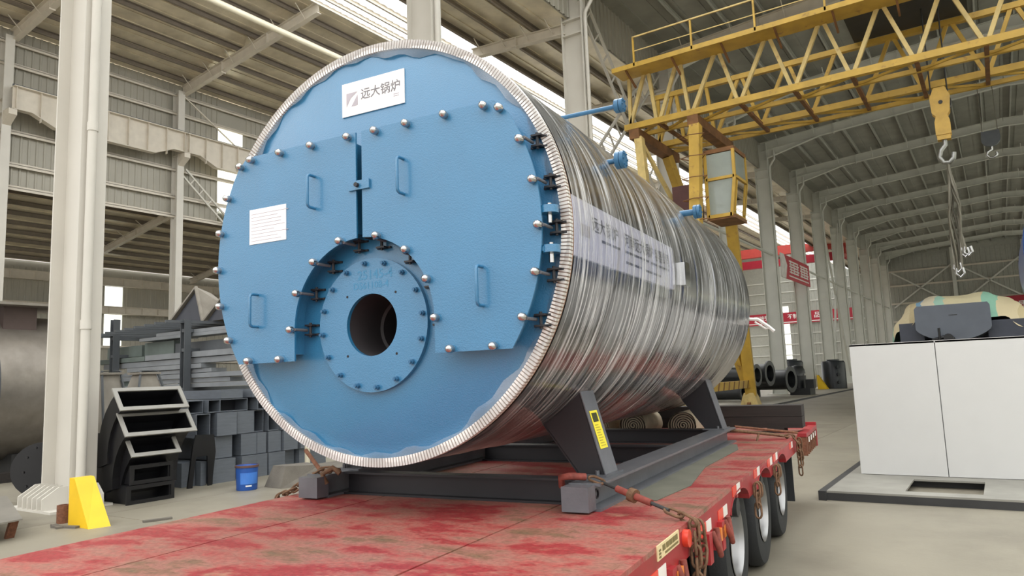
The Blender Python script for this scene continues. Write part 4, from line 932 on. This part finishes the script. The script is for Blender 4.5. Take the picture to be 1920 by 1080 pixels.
for j, (dy, dzz) in enumerate(rowy):
    for i in range(nx+1):
        t = i/nx; a = PI*(1-t); w = .04*math.sin(t*40+j)+.03*math.sin(t*23-j*1.7)
        ca, sa = math.cos(a), max(0., math.sin(a)); hem = (.04*math.sin(t*15)+.03*math.sin(t*37+1)) if j == 0 else 0
        side = abs(ca)**6
        P.append((-.83+(1.78+w)*(1 if ca > 0 else -1)*abs(ca)**.8, ycv+dy+.05*math.sin(t*31)-.25*sa*(1 if j < 3 else 0), 2.05+(1.33+w)*sa**.8+dzz*(.35+.65*sa)+hem-side*.25))
nyy = len(rowy)-1
part('tarp', MB().add(P, [(j*(nx+1)+i, j*(nx+1)+i+1, (j+1)*(nx+1)+i+1, (j+1)*(nx+1)+i) for j in range(nyy) for i in range(nx)]), 'striped_tarp', cv, 60, 'striped beige and green plastic tarp')
part('support', MB().box(-1.6, -1.3, ycv+.5, ycv+4.5, 0, .5).box(-.3, 0, ycv+.5, ycv+4.5, 0, .5), 'base_dark', cv)
nb = thing('navy_boiler', 'navy blue boiler drum end cut off by the right picture edge', 'boiler', (2.1, 13.6, 0))
part('drum', MB().lathe([(.001, 0), (1.62, 0), (1.7, .06), (1.7, 3.0), (.001, 3.0)], (2.11, 12.2, 2.9), (0, 1, 0), 64), 'navy', nb, 30)
part('cradle', MB().box(1.2, 3.0, 12.8, 13.1, 0, 1.6).box(1.2, 3.0, 14.4, 14.7, 0, 1.6), 'base_dark', nb)

# ================================================================== left side clutter
wg = solo('wedge_guard', MB().add([(-8.37, 4.12, 0), (-8.31, 4.33, 0), (-8.84, 4.37, 0), (-8.86, 4.14, 0), (-8.74, 4.135, .52), (-8.72, 4.34, .52), (-8.84, 4.36, .52), (-8.86, 4.14, .52)], [(0, 1, 5, 4), (1, 2, 6, 5), (2, 3, 7, 6), (3, 0, 4, 7), (4, 5, 6, 7), (3, 2, 1, 0)]), 'wedge_yellow', 'bright yellow wedge shaped column guard on the floor', 'guard', (-8.65, 4.2, 0))
solo('wedge_guard', MB().add([(-9.2, CY[6]-.3, 0), (-9.2, CY[6]+.1, 0), (-9.8, CY[6]+.1, 0), (-9.8, CY[6]-.3, 0), (-9.75, CY[6]-.3, .9), (-9.75, CY[6]+.1, .9), (-9.8, CY[6]+.1, .9), (-9.8, CY[6]-.3, .9)], [(0, 1, 5, 4), (1, 2, 6, 5), (2, 3, 7, 6), (3, 0, 4, 7), (4, 5, 6, 7), (3, 2, 1, 0)]), 'wedge_yellow', 'small far yellow wedge guard at the foot of a distant column', 'guard', (-9.65, CY[6]+.3, 0))
solo('pipe_stub', MB().lathe([(.055, 0), (.07, 0), (.07, .2), (.055, .2)], (-9.1, 4.2, 0), (0, 0, 1), 20, True), 'rust', 'short rusty brown pipe stub standing beside the yellow wedge guard', 'pipe', (-9.1, 4.2, 0), smooth=40)
for i, (x, y, a, l) in enumerate(((-8.9, 4.0, .3, .35), (-9.0, 4.05, -.2, .28), (-8.15, 4.6, 1.2, .3))):
    solo('wood_strip', MB().bar((x, y, .012), (x+l*math.cos(a), y+l*math.sin(a), .012), .06, .022), 'block_concrete', 'thin wood strip lying on the floor %s' % ('in front of the pipe stub', 'left of the yellow wedge guard', 'right of the yellow wedge guard')[i], 'wood strip', (x, y, 0))
ps = thing('steel_plate', 'loose pale steel plate propped on a block at the left edge', 'plate', (-9.0, 3.2, 0))
part('plate', MB().add([(-9.9, 3.93, .3), (-8.55, 3.55, .2), (-8.3, 2.3, .2), (-9.8, 2.3, .3), (-9.9, 3.93, .285), (-8.55, 3.55, .185), (-8.3, 2.3, .185), (-9.8, 2.3, .285)], [(0, 1, 2, 3), (7, 6, 5, 4), (0, 4, 5, 1), (1, 5, 6, 2), (2, 6, 7, 3), (3, 7, 4, 0)]), 'plate_steel', ps)
part('prop', MB().bar((-8.72, 3.5, 0), (-8.62, 3.5, .19), .08, .04), 'rust', ps)
part('prop', MB().box(-9.7, -9.5, 2.5, 2.7, 0, .28), 'rust', ps)
# storage tank
tk = thing('storage_tank', 'huge dull steel cylinder tank lying at the far left edge', 'tank', (-15.6, 3.5, 0))
part('drum', MB().lathe([(.001, -6), (1.2, -6), (1.36, -5.9), (1.36, 6.9), (1.1, 7.2), (.6, 7.35), (.001, 7.4)], (-15.8, 0, 1.62), (0, 1, 0), 56), 'tank_steel', tk, 40)
for y in (3.2, 5.55): part('weld_seam', MB().lathe([(1.355, y-.02), (1.368, y-.01), (1.368, y+.01), (1.355, y+.02)], (-15.8, 0, 1.62), (0, 1, 0), 56, True), 'rack_steel', tk, 40)
part('manhole_box', MB().box(-15.5, -14.95, 5.75, 6.3, 2.4, 3.1), 'tank_box', tk)
part('top_plate', MB().box(-15.9, -14.6, 4.8, 6.9, 3.1, 3.15), 'tank_steel', tk)
for y in (1.5, 6.0): part('saddle', MB().box(-16.6, -15.0, y, y+.3, 0, .42), 'base_dark', tk)
solo('support_beam', MB().box(-14.6, -14.3, -3, 7.5, 0, .16), 'timber_dark', 'long low beam on the floor in front of the steel tank', 'beam', (-14.45, 2, 0))
fe = thing('flanged_elbow', 'black round flanged pipe elbow half hidden behind the nearest column', 'pipe', (-11.7, 5.4, 0))
part('pipe', MB().tube([(-11.35, 4.95, .42), (-11.6, 5.15, .42), (-11.9, 5.5, .5), (-12.0, 5.8, .8), (-12.0, 5.9, 1.05)], .27, 18), 'duct_black', fe, 60)
part('flange', MB().cyl((-11.37, 4.93, .42), (-11.42, 4.97, .42), .38, n=28), 'duct_black', fe, 40)
for i in range(10):
    a = i*PI/5; part('flange_bolt', MB().cyl((-11.33-.25*0, 4.90, .42), (-11.35, 4.92, .42), .015, n=6) if False else MB().cyl((-11.36-.2*math.cos(a)*.33*1.6, 4.92+.33*math.cos(a)*.78, .42+.33*math.sin(a)), (-11.33-.2*math.cos(a)*.33*1.6, 4.89+.33*math.cos(a)*.78, .42+.33*math.sin(a)), .018, n=6), 'duct_black', fe)
# black duct elbows stacked beside the column
def duct(y0, y1, xf, zf, hh, tilt, label, back=.9, drop=.5):
    t = thing('duct_elbow', label, 'duct', (xf-.4, (y0+y1)/2, max(0, zf-drop-.2)), 'H', 'black duct elbows beside the column')
    n_ = Vector((math.cos(tilt), 0, math.sin(tilt))); u = Vector((-math.sin(tilt), 0, math.cos(tilt))); c = Vector((xf, 0, zf))
    secs = []
    for i in range(7):
        k = i/6; a = tilt+k*1.15; d = Vector((math.cos(a), 0, math.sin(a))); 
        uu = Vector((-math.sin(a), 0, math.cos(a))); secs.append((c.copy(), uu)); c = c-d*(back/6)
    V = []
    for c_, uu in secs:
        for yy, s_ in ((y0, -1), (y1, -1), (y1, 1), (y0, 1)):
            q = c_+uu*(s_*hh/2); V.append((q.x, yy, q.z))
    part('body', MB().add(V, [(4*i+j, 4*i+(j+1) % 4, 4*i+4+(j+1) % 4, 4*i+4+j) for i in range(6) for j in range(4)]+[(24, 25, 26, 27)]), 'duct_black', t)
    f = .055; c = Vector((xf, 0, zf)); mb = MB()
    def q(s_, yy, o): v = c+u*s_+n_*o; return (v.x, yy, v.z)
    for s0, s1, a, b in ((-hh/2-f, -hh/2, y0-f, y1+f), (hh/2, hh/2+f, y0-f, y1+f), (-hh/2, hh/2, y0-f, y0), (-hh/2, hh/2, y1, y1+f)):
        mb.add([q(s0, a, 0), q(s0, b, 0), q(s1, b, 0), q(s1, a, 0), q(s0, a, .02), q(s0, b, .02), q(s1, b, .02), q(s1, a, .02)], [(0,1,2,3), (4,5,6,7), (0,1,5,4), (1,2,6,5), (2,3,7,6), (3,0,4,7)])
    part('flange', mb, 'duct_flange', t)
duct(5.08, 5.93, -9.62, 1.36, .26, math.radians(38), 'black duct elbow with grey flanged mouth, topmost of the stack', 1.0)
duct(5.12, 6.02, -9.56, 1.03, .27, math.radians(38), 'black duct elbow with grey flanged mouth, second from the top', 1.0)
duct(5.22, 5.80, -9.56, .74, .22, math.radians(38), 'smaller black duct elbow with grey flanged mouth, third from the top', .9)
def duct_box(y0, y1, z0, z1, label):
    t = thing('duct_box', label, 'duct', (-9.9, (y0+y1)/2, z0), 'H', 'black duct boxes at the floor')
    part('shell', MB().box(-10.2, -9.58, y0, y1, z0, z0+.02).box(-10.2, -9.58, y0, y1, z1-.02, z1).box(-10.2, -9.58, y0, y0+.02, z0+.02, z1-.02).box(-10.2, -9.58, y1-.02, y1, z0+.02, z1-.02).box(-10.2, -10.18, y0, y1, z0, z1), 'duct_black', t)
    part('flange', MB().box(-9.58, -9.56, y0-.05, y1+.05, z0, z0+.05).box(-9.58, -9.56, y0-.05, y1+.05, z1-.05, z1).box(-9.58, -9.56, y0-.05, y0, z0+.05, z1-.05).box(-9.58, -9.56, y1, y1+.05, z0+.05, z1-.05), 'duct_black', t)
duct_box(5.22, 5.78, .0, .24, 'black rectangular duct box lying on the floor under the stack')
duct_box(5.26, 5.76, .25, .5, 'black rectangular duct box resting on the lowest duct box')
for i, (y0, y1, x) in enumerate(((5.35, 5.75, -10.9), (5.85, 6.5, -11.0))):
    t = thing('grey_hopper', ('smaller','larger')[i]+' dusty grey hopper poking up behind the black ducts', 'hopper', (x, (y0+y1)/2, 0))
    yc = (y0+y1)/2; V = [(x-.35, y0, .9), (x+.35, y0, .9), (x+.35, y1, .9), (x-.35, y1, .9), (x-.12, yc-.12, 1.72), (x+.12, yc-.12, 1.72), (x+.12, yc+.12, 1.72), (x-.12, yc+.12, 1.72)]
    part('body', MB().add(V, [(0, 1, 5, 4), (1, 2, 6, 5), (2, 3, 7, 6), (3, 0, 4, 7), (4, 5, 6, 7)]), 'hopper_grey', t)
    part('stand', MB().box(x-.36, x+.36, y0, y1, 0, .9), 'duct_black', t); part('neck_flange', MB().box(x-.17, x+.17, yc-.17, yc+.17, 1.72, 1.75), 'hopper_grey', t)
    part('rope', MB().tube([(x+.36, y0, .95), (x+.13, yc-.13, 1.77), (x+.13, yc+.13, 1.77), (x+.36, y1, .95)], .02, 6), 'rack_steel', t)
# rectangular tube pile: each tube runs away from us, the end faces the lane
def rect_tube(y, z, w, h, depth, x, hollow, label, grp):
    t = thing('rectangular_tube', label, 'tube', (x-.6, y+w/2, z), 'H', grp); th_ = .012; x1 = x+depth
    part('wall', MB().box(x1-1.3, x1, y, y+w, z, z+th_).box(x1-1.3, x1, y, y+w, z+h-th_, z+h).box(x1-1.3, x1, y, y+th_, z+th_, z+h-th_).box(x1-1.3, x1, y+w-th_, y+w, z+th_, z+h-th_), 'tube_grey', t)
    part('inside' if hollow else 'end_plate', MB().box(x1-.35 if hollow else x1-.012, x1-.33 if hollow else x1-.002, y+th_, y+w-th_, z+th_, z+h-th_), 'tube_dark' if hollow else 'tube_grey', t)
LG = 'rectangular grey tubes piled beside the blue bucket'
rows = [(0., .36, [(6.45, .22, 0), (6.69, .09, 0), (6.9, .4, 0), (7.42, .3, 0), (7.73, .2, 0), (7.95, .33, 0), (8.3, .3, 0), (8.62, .34, 0), (8.98, .3, 0)]),
        (.37, .34, [(6.85, .12, 0), (7.0, .3, 0), (7.45, .3, 0), (7.76, .18, 0), (7.98, .26, 0), (8.26, .3, 0), (8.6, .3, 0), (8.95, .3, 0)]),
        (.72, .36, [(6.62, .24, 1), (6.97, .36, 0), (7.4, .32, 0), (7.74, .2, 1), (7.98, .22, 1), (8.22, .2, 0), (8.45, .26, 0)]),
        (1.09, .2, [(6.55, .26, 1), (6.83, .22, 1), (7.08, .52, 1), (7.72, .2, 1), (7.95, .15, 0), (8.14, .2, 1)]),
        (1.30, .14, [(7.1, .4, 0), (7.6, .36, 0), (8.0, .3, 1)])]
for z, h, cells in rows:
    for ci, (y, w, hol) in enumerate(cells):
        rw = {0.: 'bottom', .37: 'second', .72: 'third', 1.09: 'fourth', 1.30: 'top'}[z]
        rect_tube(y, z, w, h, random.uniform(-.06, .12), -10.4, hol, '%s grey rectangular tube, %s from the left in the %s row of the pile' % ('open ended' if hol else 'closed end', ORD[ci], rw), LG)
solo('black_sheet', MB().prism([(6.42, 0), (6.5, .62), (6.55, .78), (6.85, .76), (6.88, .5), (6.82, 0), (6.76, 0), (6.74, .45), (6.55, .45), (6.5, 0)], -10.22, -10.19, 'x'), 'duct_black', 'black sheet hanging over the tube pile right of the black ducts', 'sheet', (-10.2, 6.6, 0))
# steel rack with long profiles
rk = thing('storage_rack', 'grey steel storage rack with two tall posts behind the tube pile', 'rack', (-13.3, 8.0, 0))
for x in (-12.12, -14.54):
    for y in (7.55, 9.0): part('post', MB().ibeam((x, y, 0), (x, y, 2.72 if x > -13 else 2.9), .13, .13, .012, .014, (1, 0, 0)), 'rack_steel', rk)
    for z in (.35, 1.5, 2.2, 2.55): part('arm', MB().box(x-.05, x+.05, 7.5, 9.1, z-.06, z), 'rack_steel', rk)
def profile(x0, x1, y, z, h, w, mat, lab): solo('steel_profile', MB().box(x0, x1, y, y+w, z, z+h), mat, lab, 'profile', ((x0+x1)/2, y+w/2, z), 'H', 'steel profiles on the rack')
specs = [(-14.6, -10.45, 7.66, 1.50, .075, 'profile_grey'), (-13.6, -11.0, 7.68, 1.585, .075, 'profile_grey'), (-14.4, -10.6, 7.64, 1.67, .08, 'profile_grey'), (-14.5, -11.5, 7.66, 1.76, .07, 'profile_grey'),
         (-14.2, -11.75, 7.62, 1.84, .08, 'profile_grey'), (-15.2, -10.75, 7.68, 1.93, .1, 'profile_grey'), (-13.6, -10.95, 7.64, 2.04, .1, 'profile_grey'), (-15.6, -13.65, 7.66, 2.04, .09, 'profile_green'),
         (-15.3, -14.0, 7.8, 2.15, .22, 'profile_green'), (-13.9, -12.9, 7.8, 2.15, .25, 'profile_green'), (-12.85, -11.0, 7.8, 2.15, .18, 'rack_steel'),
         (-13.85, -11.05, 7.66, 2.42, .06, 'profile_grey'), (-13.3, -11.1, 7.68, 2.485, .06, 'profile_grey'), (-15.4, -14.0, 7.7, 1.5, .2, 'profile_green')]
for i, (a, b, y, z, h, m) in enumerate(specs):
    profile(a, b, y, z, h, .3, m, 'long %s steel profile on the rack, layer %s' % ({'profile_grey': 'pale grey', 'profile_green': 'greenish grey', 'rack_steel': 'dark grey'}[m], ['one from the bottom', 'two from the bottom', 'three from the bottom', 'four from the bottom', 'five from the bottom', 'six from the bottom', 'seven at right', 'seven at left', 'of wide sheets at left', 'of wide sheets in the middle', 'of wide sheets at right', 'under the angle bars', 'just below the angle bars', 'at the far left foot'][i]))
for i in range(9):
    x = -14.9+i*.34; solo('angle_bar', MB().bar((x, 7.2, 2.58+.012*i), (x+.25, 9.4, 2.60+.012*i), .07, .05), 'rack_steel', 'thin grey angle bar across the top of the rack, %s from the left' % ORD[i], 'angle bar', (x, 8.2, 2.55), 'H', 'angle bars on the rack top')
for i, x in enumerate((-12.75, -11.55)):
    t = thing('sheet_hopper', 'dusty sheet metal hopper on top of the rack, %s' % ('left one beside the post', 'right one against the boiler front')[i], 'hopper', (x, 8.3, 2.7))
    A_ = (x-.75, 8.0, 2.72); B_ = (x+.45, 8.0, 2.72); C_ = (x+.05, 8.1, 3.42); A2 = (x-1.0, 8.9, 2.72); B2 = (x+.5, 9.0, 2.72); C2 = (x-.5, 8.8, 3.40)
    part('shell', MB().add([A_, C_, C2, A2], [(0, 1, 2, 3)]).add([C_, B_, B2, C2], [(0, 1, 2, 3)]).add([A2, B2, C2], [(0, 1, 2)]), 'hopper_grey', t)
    part('mouth', MB().add([(x-.7, 8.06, 2.72), (x+.42, 8.06, 2.72), (x+.05, 8.14, 3.38)], [(0, 1, 2)]), 'hopper_dark', t)  # flat dark sheet painting the shade inside the open mouth
    part('rim', MB().bar(C_, B_, .05, .05).bar(A_, C_, .03, .03), 'hopper_grey', t)
bk = thing('paint_bucket', 'blue paint bucket with printed label standing on the floor', 'bucket', (-9.2, 6.72, 0))
part('can', MB().lathe([(.001, 0), (.14, 0), (.145, .01), (.155, .33), (.16, .335), (.16, .345), (.15, .345), (.145, .335), (.135, .02), (.001, .02)], (-9.2, 6.72, 0), (0, 0, 1), 32), 'bucket_blue', bk, 40)
part('rim', MB().lathe([(.157, .318), (.166, .32), (.166, .35), (.157, .352)], (-9.2, 6.72, 0), (0, 0, 1), 32, True), 'bucket_rim', bk, 40)
mb = MB()
for i in range(10):
    a0, a1 = -1.25+i*.17, -1.25+(i+1)*.17
    mb.add([(-9.2+.152*math.cos(a0)+.001, 6.72+.152*math.sin(a0), .09), (-9.2+.152*math.cos(a1)+.001, 6.72+.152*math.sin(a1), .09), (-9.2+.157*math.cos(a1), 6.72+.157*math.sin(a1), .25), (-9.2+.157*math.cos(a0), 6.72+.157*math.sin(a0), .25)], [(0, 1, 2, 3)])
part('print', mb, 'bucket_label', bk, 60)
mb = MB()
for i in range(4):
    a0, a1 = -.75+i*.14, -.75+(i+1)*.14
    mb.add([(-9.2+.152*math.cos(a0), 6.72+.152*math.sin(a0), .055), (-9.2+.152*math.cos(a1), 6.72+.152*math.sin(a1), .055), (-9.2+.153*math.cos(a1), 6.72+.153*math.sin(a1), .075), (-9.2+.153*math.cos(a0), 6.72+.153*math.sin(a0), .075)], [(0, 1, 2, 3)])
part('print_line', mb, 'white_plate', bk, 60)
cbk = solo('concrete_block', MB().add([(-9.15, 6.98, 0), (-8.75, 6.95, 0), (-8.5, 7.75, 0), (-9.1, 7.8, 0), (-9.1, 7.1, .3), (-8.8, 7.08, .3), (-8.7, 7.65, .26), (-9.05, 7.68, .28)], [(3, 2, 1, 0), (4, 5, 6, 7), (0, 1, 5, 4), (1, 2, 6, 5), (2, 3, 7, 6), (3, 0, 4, 7)]), 'block_concrete', 'rough grey concrete block on the floor beside the trailer edge', 'block', (-8.85, 7.35, 0))
solo('low_platform', MB().box(-9.6, -8.6, 7.9, 9.5, 0, .16), 'block_concrete', 'low concrete slab step behind the trailer corner', 'slab', (-9.1, 8.7, 0))
solo('white_post', MB().cyl((-9.7, 8.25, .0), (-9.7, 8.25, .75), .045, n=14).cyl((-9.7, 8.25, 0), (-9.7, 8.25, .1), .06, n=14), 'pvc_white', 'slim white plastic pipe post under the boiler rim', 'pipe', (-9.7, 8.25, 0), smooth=40)
# ================================================================== black fittings in the middle distance
def fl_pipe(a, b, r, lab):
    a, b = Vector(a), Vector(b); d = (b-a).normalized(); t = thing('flanged_pipe', lab, 'pipe', (a.x, a.y, 0), 'H', 'black flanged pipes by the far columns')
    mb = MB(); mb.lathe([(r, 0), (r, (b-a).length), (r*.86, (b-a).length), (r*.86, 0)], a, d, 24, True); part('pipe', mb, 'pipe_black', t, 40)
    part('flange', MB().lathe([(r*.86, 0), (r*1.3, 0), (r*1.3, -.07), (r*.86, -.07)], b, -d, 24, True), 'pipe_black', t, 40)
    part('bore', MB().cyl(b-d*.6, b-d*.58, r*.87, n=20), 'recess_shade', t)  # dark disc standing in for the shade deep in the pipe
    part('rest', MB().box(a.x-.2, a.x+.2, a.y-.1, a.y+.1, 0, max(.02, a.z-r)), 'pipe_black', t)
fl_pipe((-12.2, 35.0, 1.15), (-9.55, 34.6, 1.15), .40, 'black flanged pipe with open end, left one above the pile')
fl_pipe((-12.0, 36.7, 1.2), (-9.4, 36.3, 1.2), .47, 'black flanged pipe with open end, tallest of the three')
fl_pipe((-10.7, 38.5, .85), (-8.85, 38.1, .85), .5, 'black flanged pipe with open end, nearest the column')
fl_pipe((-12.3, 33.4, .42), (-9.75, 33.0, .42), .33, 'black flanged pipe with open end, lowest beside the crane foot')
vb = thing('valve_body', 'squat black valve casting on the floor in front of a column', 'valve', (-8.4, 40.2, 0))
part('body', MB().box(-9.3, -8.3, 39.8, 41.0, .0, .35).cyl((-9.0, 40.6, .35), (-9.0, 40.6, 1.0), .38, n=18).box(-8.5, -8.1, 39.8, 40.4, .35, .8), 'pipe_black', vb, 40)
part('dome', MB().lathe([(.45, .9), (.42, 1.1), (.3, 1.3), (.001, 1.35)], (-9.1, 40.7, .2), (0, 0, 1), 20), 'pipe_black', vb, 50)
for i, (x, y, r, h, lab) in enumerate(((-9.0, 50.5, .72, 1.75, 'large black drum tank by the far yellow wedge'), (-10.9, 47.5, .7, 1.85, 'black drum tank between the two lit columns'), (-7.6, 52.2, .55, 1.7, 'black drum tank with pipework left of the white unit'))):
    t = thing('drum_tank', lab, 'tank', (x, y, 0))
    part('drum', MB().lathe([(.001, 0), (r, 0), (r, h-.12), (r*.9, h), (.001, h)], (x, y, 0), (0, 0, 1), 28), 'drum_black', t, 40)
    part('lid', MB().cyl((x, y, h), (x, y, h+.1), r*.55, n=20), 'drum_black', t, 40)
    for z in (.4, .9, 1.35): part('side_port', MB().cyl((x+r*.5, y-r*.85, z), (x+r*.6, y-r*1.1, z), .1, n=12), 'hook_steel' if i == 2 else 'drum_black', t, 40)
solo('steel_casing', MB().add([(-13.6, 38.2, 0), (-11.7, 38.2, 0), (-11.7, 39.4, 0), (-13.6, 39.4, 0), (-13.6, 38.2, 2.3), (-11.7, 38.2, 1.5), (-11.7, 39.4, 1.5), (-13.6, 39.4, 2.3)], [(3, 2, 1, 0), (4, 5, 6, 7), (0, 1, 5, 4), (1, 2, 6, 5), (2, 3, 7, 6), (3, 0, 4, 7)]), 'duct_black', 'dark slope topped steel casing behind the crane leg', 'casing', (-12.6, 38.8, 0))
